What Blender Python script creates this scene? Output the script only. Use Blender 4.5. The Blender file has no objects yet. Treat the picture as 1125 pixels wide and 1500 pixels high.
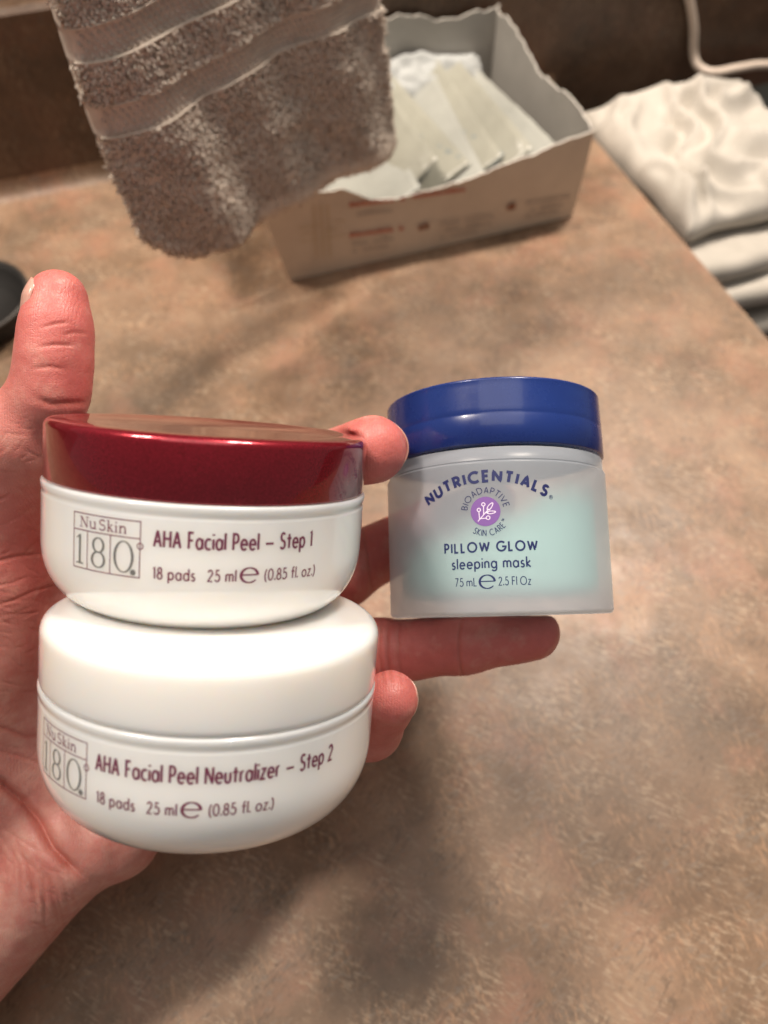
import bpy, bmesh, math, random
import numpy as np
from mathutils import Vector, Matrix

random.seed(7)
rng = np.random.default_rng(7)
scene = bpy.context.scene
COL = scene.collection
R = math.radians

# ------------------------------------------------------------------ camera
F_PX, CX, CY = 1100.0, 562.5, 750.0          # focal length and centre for the 1125 x 1500 photograph
PITCH, CAM_H = R(57.5), 0.33                 # looking steeply down at a bathroom counter, 33 cm above it
cd = bpy.data.cameras.new('camera')
cam = bpy.data.objects.new('camera', cd)
COL.objects.link(cam)
cam.location = (0, 0, CAM_H)
cam.rotation_euler = (R(90) - PITCH, 0, 0)
cd.sensor_fit = 'VERTICAL'
cd.sensor_height = 24.0
cd.lens = 24.0 * F_PX / 1500.0
cd.clip_start, cd.clip_end = 0.005, 50
cd.dof.use_dof = True
cd.dof.focus_distance = 0.193
cd.dof.aperture_fstop = cd.lens / 2.7        # a 2.7 mm wide aperture
scene.camera = cam

# ------------------------------------------------------------------ world, exposure
world = bpy.data.worlds.new('World')
scene.world = world
world.use_nodes = True
world.node_tree.nodes['Background'].inputs[0].default_value = (1.0, 0.95, 0.90, 1)
world.node_tree.nodes['Background'].inputs[1].default_value = 0.20
scene.view_settings.view_transform = 'Standard'
scene.view_settings.look = 'None'
scene.view_settings.exposure = 0.0
scene.cycles.use_denoising = True
scene.cycles.max_bounces = 10
scene.cycles.transparent_max_bounces = 24
scene.cycles.sample_clamp_indirect = 6

# room frame: EX runs along the back wall, EY points at it
EX = Vector((0.944, 0.3305, 0)).normalized()
EY = Vector((-EX.y, EX.x, 0))
WALL = 0.538
def room(a, b, z=0.0):
    return EX * a + EY * b + Vector((0, 0, z))

# four globe bulbs of the vanity light over the counter
def bulb(a, b, z, power):
    ld = bpy.data.lights.new('vanity_bulb', 'POINT')
    ld.energy = power
    ld.color = (1.0, 0.88, 0.755)
    ld.shadow_soft_size = 0.06
    o = bpy.data.objects.new('vanity_bulb', ld)
    COL.objects.link(o)
    o.location = room(a, b, z)
for a, p in ((-0.42, 24.0), (-0.29, 24.0), (0.54, 33.0), (0.68, 33.0)):
    bulb(a, 0.58, 1.12, p)
# the broad ceiling fixture overhead
cl = bpy.data.lights.new('ceiling_light', 'AREA')
cl.energy = 9.5
cl.color = (1.0, 0.95, 0.88)
cl.shape = 'SQUARE'; cl.size = 1.3
clo = bpy.data.objects.new('ceiling_light', cl)
COL.objects.link(clo)
clo.location = (0.08, 0.30, 1.80)

# ------------------------------------------------------------------ helpers
FWD = Vector((0, math.cos(PITCH), -math.sin(PITCH)))
UP = Vector((0, math.sin(PITCH), math.cos(PITCH)))
RT = Vector((1, 0, 0))
CAM = Vector((0, 0, CAM_H))
def cam2w(p):
    return CAM + RT * p[0] + UP * p[1] - FWD * p[2]
def camdir(p):
    return RT * p[0] + UP * p[1] - FWD * p[2]
def ray(u, v):
    return RT * ((u - CX) / F_PX) + UP * ((CY - v) / F_PX) + FWD
def at_z(u, v, z=0.0):
    d = ray(u, v)
    return CAM + d * ((z - CAM_H) / d.z)
def at_plane(u, v, p, n):
    d = ray(u, v)
    return CAM + d * ((p - CAM).dot(n) / d.dot(n))
def U(u, v, depth):
    return np.array([(u - CX) / F_PX * depth, (CY - v) / F_PX * depth, -depth])

def link(name, me, mat=None, parent=None, smooth=True):
    o = bpy.data.objects.new(name, me)
    COL.objects.link(o)
    if mat is not None:
        me.materials.append(mat)
    if parent is not None:
        o.parent = parent
    if smooth and len(me.polygons):
        me.polygons.foreach_set('use_smooth', np.ones(len(me.polygons), dtype=bool))
    me.update()
    return o
def mesh(name, verts, faces, mat=None, parent=None, smooth=True):
    me = bpy.data.meshes.new(name)
    me.from_pydata([tuple(v) for v in verts], [], faces)
    return link(name, me, mat, parent, smooth)
def tag(o, label=None, cat=None, group=None, kind=None):
    for k, v in (('label', label), ('category', cat), ('group', group), ('kind', kind)):
        if v:
            o[k] = v
    return o
def empty(name, M):
    o = bpy.data.objects.new(name, None)
    o.empty_display_size = 0.01
    COL.objects.link(o)
    o.matrix_world = M
    return o
def lathe(name, prof, mat, parent, n=128, cap0=True, cap1=True):
    """prof: list of (radius, z); radius 0 makes a pole."""
    vs, fs = [], []
    rows = []
    for r, z in prof:
        if r < 1e-7:
            rows.append([len(vs)]); vs.append((0, 0, z))
        else:
            rows.append(list(range(len(vs), len(vs) + n)))
            for i in range(n):
                t = 2 * math.pi * i / n
                vs.append((r * math.sin(t), -r * math.cos(t), z))
    for a, b in zip(rows, rows[1:]):
        for i in range(n):
            j = (i + 1) % n
            if len(a) == 1 and len(b) == 1: continue
            if len(a) == 1: fs.append((a[0], b[j], b[i]))
            elif len(b) == 1: fs.append((a[i], a[j], b[0]))
            else: fs.append((a[i], a[j], b[j], b[i]))
    o = mesh(name, vs, fs, mat, parent)
    bm = bmesh.new(); bm.from_mesh(o.data)
    bmesh.ops.recalc_face_normals(bm, faces=bm.faces)
    bm.to_mesh(o.data); bm.free()
    return o
def arcprof(cr, cz, rad, a0, a1, n=8, rz=None):
    rz = rad if rz is None else rz
    return [(cr + rad * math.cos(R(a0 + (a1 - a0) * i / n)), cz + rz * math.sin(R(a0 + (a1 - a0) * i / n))) for i in range(n + 1)]
def tube(name, pts, rad, mat, parent=None, n=10):
    pts = [Vector(p) for p in pts]
    vs, fs = [], []
    up = Vector((0.13, 0.21, 1)).normalized()
    for i, p in enumerate(pts):
        t = (pts[min(i + 1, len(pts) - 1)] - pts[max(i - 1, 0)]).normalized()
        a = t.cross(up).normalized(); b = t.cross(a)
        for k in range(n):
            w = 2 * math.pi * k / n
            vs.append(p + (a * math.cos(w) + b * math.sin(w)) * rad)
    for i in range(len(pts) - 1):
        for k in range(n):
            k2 = (k + 1) % n
            fs.append((i * n + k, i * n + k2, (i + 1) * n + k2, (i + 1) * n + k))
    fs.append(tuple(range(n))[::-1]); fs.append(tuple(range((len(pts) - 1) * n, len(pts) * n)))
    return mesh(name, vs, fs, mat, parent)
def spline(pts, m=12):
    P = [Vector(p) for p in pts]
    P = [P[0] * 2 - P[1]] + P + [P[-1] * 2 - P[-2]]
    out = []
    for i in range(1, len(P) - 2):
        for k in range(m):
            t = k / m
            a, b, c, d = P[i - 1], P[i], P[i + 1], P[i + 2]
            out.append(0.5 * ((2 * b) + (c - a) * t + (2 * a - 5 * b + 4 * c - d) * t * t + (3 * b - a - 3 * c + d) * t ** 3))
    out.append(P[-2])
    return out

# smooth value noise for shaping geometry
def vnoise(x, y, z, seed=0):
    x = np.asarray(x, float); y = np.asarray(y, float); z = np.asarray(z, float)
    def h(i, j, k):
        n = np.sin(i * 127.1 + j * 311.7 + k * 74.7 + seed * 17.3) * 43758.5453
        return n - np.floor(n)
    i, j, k = np.floor(x), np.floor(y), np.floor(z)
    f, g, e = x - i, y - j, z - k
    f, g, e = f * f * (3 - 2 * f), g * g * (3 - 2 * g), e * e * (3 - 2 * e)
    r = 0
    for a in (0, 1):
        for b in (0, 1):
            for c in (0, 1):
                r = r + h(i + a, j + b, k + c) * (f if a else 1 - f) * (g if b else 1 - g) * (e if c else 1 - e)
    return r * 2 - 1

# ------------------------------------------------------------------ materials
class NT:
    def __init__(s, name):
        s.m = bpy.data.materials.new(name); s.m.use_nodes = True
        s.t = s.m.node_tree; s.b = s.t.nodes['Principled BSDF']; s.out = s.t.nodes['Material Output']
    def n(s, typ, **kw):
        x = s.t.nodes.new(typ)
        for k, v in kw.items():
            if k.startswith('i_'): x.inputs[k[2:].replace('_', ' ')].default_value = v
            else: setattr(x, k, v)
        return x
    def l(s, a, b): s.t.links.new(a, b)
    def ramp(s, src, stops, interp='LINEAR'):
        r = s.n('ShaderNodeValToRGB'); e = r.color_ramp.elements; r.color_ramp.interpolation = interp
        while len(e) < len(stops): e.new(0.5)
        for el, (p, c) in zip(e, stops):
            el.position = p; el.color = (c, c, c, 1) if isinstance(c, (int, float)) else (*c, 1)
        s.l(src, r.inputs[0]); return r.outputs[0]
    def mix(s, f, a, b, mode='MIX'):
        x = s.n('ShaderNodeMix', data_type='RGBA', blend_type=mode)
        for sock, v in ((x.inputs[0], f), (x.inputs[6], a), (x.inputs[7], b)):
            if hasattr(v, 'links'): s.l(v, sock)
            elif isinstance(v, (int, float)): sock.default_value = v if sock == x.inputs[0] else (v, v, v, 1)
            else: sock.default_value = (*v, 1)
        return x.outputs[2]
    def noise(s, vec, scale, detail=6, rough=0.6, dist=0.0):
        x = s.n('ShaderNodeTexNoise'); x.inputs['Scale'].default_value = scale; x.inputs['Detail'].default_value = detail
        x.inputs['Roughness'].default_value = rough; x.inputs['Distortion'].default_value = dist
        if vec is not None: s.l(vec, x.inputs['Vector'])
        return x.outputs['Fac']
    def coord(s, scale=(1, 1, 1), rot=(0, 0, 0)):
        tc = s.n('ShaderNodeTexCoord'); mp = s.n('ShaderNodeMapping')
        mp.inputs['Scale'].default_value = scale; mp.inputs['Rotation'].default_value = rot
        s.l(tc.outputs['Object'], mp.inputs['Vector']); return mp.outputs['Vector']
    def bump(s, h, strength, dist, prev=None):
        b = s.n('ShaderNodeBump'); b.inputs['Strength'].default_value = strength; b.inputs['Distance'].default_value = dist
        s.l(h, b.inputs['Height'])
        if prev is not None: s.l(prev, b.inputs['Normal'])
        return b.outputs['Normal']
    def set(s, **kw):
        for k, v in kw.items():
            i = s.b.inputs[k.replace('_', ' ')]
            if hasattr(v, 'links'): s.l(v, i)
            else: i.default_value = (*v, 1) if isinstance(v, tuple) and len(v) == 3 and i.type == 'RGBA' else v
        return s

def simple(name, col, rough=0.5, **kw):
    return NT(name).set(Base_Color=col, Roughness=rough, **kw).m

def m_laminate(name, dark=1.0):
    t = NT(name); v = t.coord()
    warp = t.n('ShaderNodeTexNoise'); warp.inputs['Scale'].default_value = 14; warp.inputs['Detail'].default_value = 3
    t.l(v, warp.inputs['Vector'])
    add = t.n('ShaderNodeVectorMath', operation='MULTIPLY_ADD')
    t.l(warp.outputs['Color'], add.inputs[0]); add.inputs[1].default_value = (0.012, 0.012, 0.012); t.l(v, add.inputs[2])
    w = add.outputs[0]
    base = t.ramp(t.noise(w, 17, 8, 0.60, 0.35), [(0.30, (0.105, 0.060, 0.035)), (0.43, (0.180, 0.109, 0.064)), (0.56, (0.275, 0.168, 0.105)), (0.71, (0.375, 0.247, 0.160))])
    big = t.ramp(t.noise(v, 8, 3, 0.5), [(0.44, 0.0), (0.66, 0.5)])
    base = t.mix(big, base, (0.175, 0.128, 0.090))
    rose = t.ramp(t.noise(w, 30, 5, 0.65, 0.2), [(0.5, 0.0), (0.70, 0.65)])
    c = t.mix(rose, base, (0.345, 0.170, 0.108))
    grey = t.ramp(t.noise(v, 22, 5, 0.6, 0.3), [(0.54, 0.0), (0.70, 0.45)])
    c = t.mix(grey, c, (0.185, 0.138, 0.103))
    # short brush marks in several directions
    for ang, thr, colr, amt in ((0.45, 0.55, (0.47, 0.35, 0.24), 0.6), (2.2, 0.55, (0.10, 0.062, 0.040), 0.6), (1.25, 0.56, (0.44, 0.26, 0.15), 0.55), (2.75, 0.57, (0.22, 0.18, 0.145), 0.55)):
        s0 = t.n('ShaderNodeMapping'); s0.inputs['Rotation'].default_value = (0, 0, ang)
        t.l(v, s0.inputs['Vector'])
        s1 = t.n('ShaderNodeMapping'); s1.inputs['Scale'].default_value = (210, 600, 200)
        t.l(s0.outputs[0], s1.inputs['Vector'])
        st = t.ramp(t.noise(s1.outputs[0], 1.0, 3, 0.55, 0.1), [(thr - 0.06, 0.0), (thr + 0.10, amt)])
        mk = t.ramp(t.noise(v, 38 + ang * 7, 4, 0.6), [(0.44, 0.0), (0.60, 1.0)])
        f = t.n('ShaderNodeMath', operation='MULTIPLY'); t.l(st, f.inputs[0]); t.l(mk, f.inputs[1])
        c = t.mix(f.outputs[0], c, colr)
    fl = t.ramp(t.noise(v, 420, 4, 0.7), [(0.60, 0.0), (0.72, 0.40)])
    c = t.mix(fl, c, (0.50, 0.39, 0.28))
    dk = t.ramp(t.noise(v, 330, 5, 0.75, 1.0), [(0.60, 0.0), (0.72, 0.55)])
    c = t.mix(dk, c, (0.085, 0.055, 0.038))
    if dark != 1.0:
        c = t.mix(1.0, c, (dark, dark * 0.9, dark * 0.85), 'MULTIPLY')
    nb = t.noise(v, 420, 4, 0.6)
    rr = t.ramp(t.noise(v, 60, 4, 0.6), [(0.3, 0.36), (0.7, 0.50)])
    t.set(Base_Color=c, Roughness=rr, Normal=t.bump(nb, 0.25, 0.0004), Specular_IOR_Level=0.45)
    return t.m

def m_plastic(name, col, rough=0.12, coat=0.3, sss=0.0, scale=0.002):
    t = NT(name); v = t.coord()
    nb = t.noise(v, 90, 3, 0.5)
    r2 = t.ramp(t.noise(v, 55, 5, 0.7), [(0.35, rough * 0.85), (0.75, rough * 1.5)])
    t.set(Base_Color=col, Roughness=r2, Coat_Weight=coat, Coat_Roughness=0.025, Normal=t.bump(nb, 0.03, 0.0005))
    if sss:
        t.set(Subsurface_Weight=sss, Subsurface_Radius=(1.0, 0.85, 0.7), Subsurface_Scale=scale)
    return t.m

M_COUNTER = m_laminate('mottled_laminate')
M_SPLASH = m_laminate('shaded_mottled_laminate', 0.42)  # same laminate as the counter, with the backsplash's shade multiplied into its colour
M_WHITE = m_plastic('white_plastic', (0.86, 0.85, 0.83), 0.16, 0.9, 0.75, 0.009)
M_MAROON = simple('maroon_ink', (0.17, 0.032, 0.075), 0.4)
M_GREY = simple('grey_ink', (0.20, 0.195, 0.19), 0.35, Metallic=0.2)
M_NAVY = simple('navy_ink', (0.012, 0.018, 0.10), 0.4)
M_PURPLE = simple('purple_ink', (0.19, 0.085, 0.32), 0.45)
M_LILAC = simple('lilac_ink', (0.75, 0.66, 0.83), 0.45)

def m_redlid():
    t = NT('crimson_metallic_lacquer'); v = t.coord()
    sp = t.noise(v, 2600, 2, 0.5)
    c = t.ramp(sp, [(0.35, (0.20, 0.003, 0.010)), (0.7, (0.33, 0.008, 0.025))])
    rr = t.ramp(t.noise(v, 70, 5, 0.7), [(0.3, 0.20), (0.75, 0.30)])
    t.set(Base_Color=c, Metallic=0.55, Roughness=rr, Coat_Weight=0.8, Coat_Roughness=0.03, Coat_IOR=1.45)
    return t.m
M_RED = m_redlid()
def m_bluelid():
    t = NT('royal_blue_plastic'); v = t.coord()
    c = t.ramp(t.noise(v, 38, 3, 0.5), [(0.3, (0.008, 0.022, 0.135)), (0.7, (0.011, 0.034, 0.180))])
    rr = t.ramp(t.noise(v, 90, 5, 0.7), [(0.3, 0.22), (0.75, 0.34)])
    t.set(Base_Color=c, Roughness=rr, Coat_Weight=0.35, Coat_Roughness=0.09, Specular_IOR_Level=0.4, Subsurface_Weight=0.1, Subsurface_Radius=(0.3, 0.5, 1.0), Subsurface_Scale=0.003)
    return t.m
M_BLUE = m_bluelid()
def m_frost():
    t = NT('frosted_plastic'); v = t.coord()
    nb = t.noise(v, 1500, 3, 0.6)
    nrm = t.bump(nb, 0.15, 0.0002)
    t.set(Base_Color=(0.66, 0.70, 0.79), Roughness=0.28, Specular_IOR_Level=0.5, Normal=nrm)
    tl = t.n('ShaderNodeBsdfTranslucent'); tl.inputs[0].default_value = (0.76, 0.82, 0.90, 1)
    tr = t.n('ShaderNodeBsdfTransparent'); tr.inputs[0].default_value = (0.93, 0.95, 0.96, 1)
    m1 = t.n('ShaderNodeMixShader'); m1.inputs[0].default_value = 0.45
    t.l(t.b.outputs[0], m1.inputs[1]); t.l(tl.outputs[0], m1.inputs[2])
    m2 = t.n('ShaderNodeMixShader'); m2.inputs[0].default_value = 0.44
    t.l(m1.outputs[0], m2.inputs[1]); t.l(tr.outputs[0], m2.inputs[2])
    t.l(m2.outputs[0], t.out.inputs['Surface'])
    return t.m
M_FROST = m_frost()

def m_skin():
    t = NT('skin'); v = t.coord()
    at = t.n('ShaderNodeAttribute', attribute_name='flush'); fl = at.outputs['Fac']
    cr = t.n('ShaderNodeAttribute', attribute_name='crease').outputs['Fac']
    base = t.ramp(t.noise(v, 70, 5, 0.6), [(0.3, (0.47, 0.21, 0.172)), (0.7, (0.60, 0.32, 0.262))])
    c = t.mix(fl, base, (0.60, 0.15, 0.135))
    mott = t.ramp(t.noise(v, 190, 5, 0.65), [(0.40, 0.0), (0.66, 0.5)])
    c = t.mix(mott, c, (0.47, 0.115, 0.10))
    pale = t.ramp(t.noise(v, 120, 4, 0.6), [(0.52, 0.0), (0.70, 0.35)])
    c = t.mix(pale, c, (0.68, 0.40, 0.32))
    c = t.mix(cr, c, (0.46, 0.13, 0.10))
    vo = t.n('ShaderNodeTexVoronoi', feature='DISTANCE_TO_EDGE'); vo.inputs['Scale'].default_value = 900
    wv = t.n('ShaderNodeVectorMath', operation='MULTIPLY_ADD')
    wn = t.n('ShaderNodeTexNoise'); wn.inputs['Scale'].default_value = 300
    t.l(v, wn.inputs['Vector']); t.l(wn.outputs['Color'], wv.inputs[0]); wv.inputs[1].default_value = (0.002,) * 3; t.l(v, wv.inputs[2])
    t.l(wv.outputs[0], vo.inputs['Vector'])
    ve = t.ramp(vo.outputs['Distance'], [(0.0, 0.0), (0.12, 1.0)])
    n1 = t.bump(ve, 0.22, 0.00025)
    # fine papillary ridges
    wave = t.n('ShaderNodeTexWave'); wave.inputs['Scale'].default_value = 430; wave.inputs['Distortion'].default_value = 5
    wave.inputs['Detail'].default_value = 1; wave.inputs['Detail Scale'].default_value = 0.25
    t.l(v, wave.inputs['Vector'])
    n2 = t.bump(wave.outputs['Fac'], 0.12, 0.0002, n1)
    n3 = t.bump(t.noise(v, 240, 5, 0.6), 0.22, 0.0007, n2)
    rr = t.ramp(t.noise(v, 150, 4, 0.6), [(0.3, 0.38), (0.7, 0.52)])
    t.set(Base_Color=c, Roughness=rr, Normal=n3, Subsurface_Weight=0.40, Subsurface_Radius=(1.0, 0.30, 0.16), Subsurface_Scale=0.0016, Specular_IOR_Level=0.45)
    return t.m
M_SKIN = m_skin()
M_NAIL = NT('nail_keratin').set(Base_Color=(0.62, 0.34, 0.275), Roughness=0.28, Subsurface_Weight=0.3, Subsurface_Radius=(1.0, 0.4, 0.3), Subsurface_Scale=0.001, Coat_Weight=0.2).m

def m_terry(name, a, b):
    t = NT(name); v = t.coord()
    c = t.ramp(t.noise(v, 130, 5, 0.65), [(0.3, a), (0.7, b)])
    t.set(Base_Color=c, Roughness=0.95, Sheen_Weight=0.1, Sheen_Roughness=0.5, Specular_IOR_Level=0.15, Normal=t.bump(t.noise(v, 900, 4, 0.7), 0.5, 0.0006))
    return t.m
M_TERRY = m_terry('taupe_terry', (0.62, 0.53, 0.445), (0.80, 0.70, 0.60))
M_BAND = m_terry('taupe_weave', (0.60, 0.515, 0.43), (0.74, 0.645, 0.55))

def m_paper(name, col, col2, bumpd=0.0004, rough=0.75):
    t = NT(name); v = t.coord()
    c = t.ramp(t.noise(v, 40, 6, 0.65), [(0.3, col), (0.7, col2)])
    t.set(Base_Color=c, Roughness=rough, Normal=t.bump(t.noise(v, 300, 5, 0.6), 0.3, bumpd))
    return t.m
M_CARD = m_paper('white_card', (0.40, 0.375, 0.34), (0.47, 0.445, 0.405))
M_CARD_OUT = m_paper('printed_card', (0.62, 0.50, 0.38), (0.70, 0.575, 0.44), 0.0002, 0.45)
M_CARD_EDGE = m_paper('torn_card', (0.70, 0.64, 0.57), (0.80, 0.75, 0.68))
M_REDINK = simple('faded_red_ink', (0.50, 0.16, 0.10), 0.6)
M_BROWNINK = simple('brown_ink', (0.26, 0.10, 0.05), 0.6)
M_GREYINK = simple('pale_grey_ink', (0.44, 0.36, 0.29), 0.6)
M_ORANGEINK = simple('pale_orange_ink', (0.60, 0.45, 0.27), 0.6)
def m_film(name, col, alpha=1.0):
    t = NT(name); v = t.coord()
    c = t.ramp(t.noise(v, 35, 4, 0.6), [(0.3, tuple(x * 0.9 for x in col)), (0.7, col)])
    t.set(Base_Color=c, Roughness=0.28, Alpha=alpha, Normal=t.bump(t.noise(v, 60, 4, 0.6, 0.8), 0.5, 0.002))
    return t.m
M_FILM = m_film('sachet_film', (0.37, 0.36, 0.30))
M_FILM2 = m_film('grey_sachet_film', (0.26, 0.285, 0.275))
M_FILM3 = m_film('pale_sachet_film', (0.40, 0.40, 0.36))
M_TISSUE = m_paper('white_tissue', (0.36, 0.37, 0.36), (0.45, 0.46, 0.45))
def m_cloth():
    t = NT('white_cotton'); v = t.coord()
    c = t.ramp(t.noise(v, 25, 5, 0.6), [(0.3, (0.42, 0.385, 0.335)), (0.7, (0.56, 0.515, 0.455))])
    t.set(Base_Color=c, Roughness=0.9, Sheen_Weight=0.2, Normal=t.bump(t.noise(v, 700, 4, 0.7), 0.4, 0.0005))
    return t.m
M_CLOTH = m_cloth()
M_CORD = simple('white_cord_plastic', (0.60, 0.50, 0.42), 0.4)
M_CHROME = simple('brushed_chrome', (0.62, 0.62, 0.60), 0.18, Metallic=1.0)
M_DARK = m_paper('dark_glazed_ceramic', (0.004, 0.003, 0.002), (0.007, 0.005, 0.004), 0.0003, 0.7)
M_DARKRIM = simple('grey_glazed_rim', (0.05, 0.042, 0.036), 0.4)
M_LEDGE = m_paper('dark_stained_wood', (0.030, 0.014, 0.009), (0.055, 0.027, 0.017), 0.0006, 0.5)
M_WALL = m_paper('pale_green_grey_paint', (0.30, 0.31, 0.27), (0.34, 0.35, 0.30), 0.0004, 0.7)

# ------------------------------------------------------------------ setting
EDGE = 0.337                                    # right-hand end of the counter along EX
_pe = at_z(890, 225); _pf = at_z(1125, 495)
EDGE = 0.5 * (_pe.dot(EX) + _pf.dot(EX))
def slab_profile(name, prof, a0, a1, mat):
    """extrude (b, z) profile along EX"""
    n = 2 * 40
    vs, fs = [], []
    for i in range(n + 1):
        a = a0 + (a1 - a0) * i / n
        for b, z in prof: vs.append(room(a, b, z))
    k = len(prof)
    for i in range(n):
        for j in range(k):
            j2 = (j + 1) % k
            fs.append((i * k + j, (i + 1) * k + j, (i + 1) * k + j2, i * k + j2))
    fs.append(tuple(range(k))); fs.append(tuple(range(n * k, n * k + k))[::-1])
    o = mesh(name, vs, fs, mat, smooth=False)
    bm = bmesh.new(); bm.from_mesh(o.data); bmesh.ops.recalc_face_normals(bm, faces=bm.faces); bm.to_mesh(o.data); bm.free()
    return o
# countertop: rounded front and right edges
top = slab_profile('countertop', [(-0.30, -0.004), (-0.297, 0.0), (WALL - 0.02, 0.0), (WALL - 0.02, -0.035), (-0.30, -0.035)], -0.95, EDGE - 0.003, M_COUNTER)
tag(top, kind='structure')
nose = slab_profile('countertop_edge', [(-0.30, -0.004), (-0.297, -0.0006), (WALL - 0.02, -0.0006), (WALL - 0.02, -0.035), (-0.30, -0.035)], EDGE - 0.003, EDGE, M_COUNTER)
tag(nose, kind='structure')
# backsplash with a coved foot
cove = [(WALL - 0.02, 0.0)] + [(WALL - 0.012 + 0.012 * math.sin(R(t)), 0.0125 - 0.012 * math.cos(R(t))) for t in range(0, 91, 10)]
cv = slab_profile('coved_joint', cove + [(WALL + 0.001, 0.0125), (WALL + 0.001, -0.03), (WALL - 0.0195, -0.03)], -0.95, EDGE, M_COUNTER)
tag(cv, kind='structure')
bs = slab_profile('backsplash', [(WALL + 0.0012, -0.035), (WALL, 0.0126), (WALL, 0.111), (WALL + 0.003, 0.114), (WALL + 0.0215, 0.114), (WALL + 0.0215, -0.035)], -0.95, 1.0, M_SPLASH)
tag(bs, kind='structure')
wl = slab_profile('wall', [(WALL + 0.022, -0.9), (WALL + 0.022, 0.30), (WALL + 0.06, 0.30), (WALL + 0.06, -0.9)], -1.6, 1.6, M_WALL)
tag(wl, kind='structure')
# lower dark wooden ledge beyond the counter's end
LEDGE_Z = -0.075
lg = slab_profile('ledge', [(-0.30, LEDGE_Z), (WALL - 0.0205, LEDGE_Z), (WALL - 0.0205, LEDGE_Z - 0.03), (-0.30, LEDGE_Z - 0.03)], EDGE - 0.02, EDGE + 0.6, M_LEDGE)
tag(lg, kind='structure')

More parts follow.
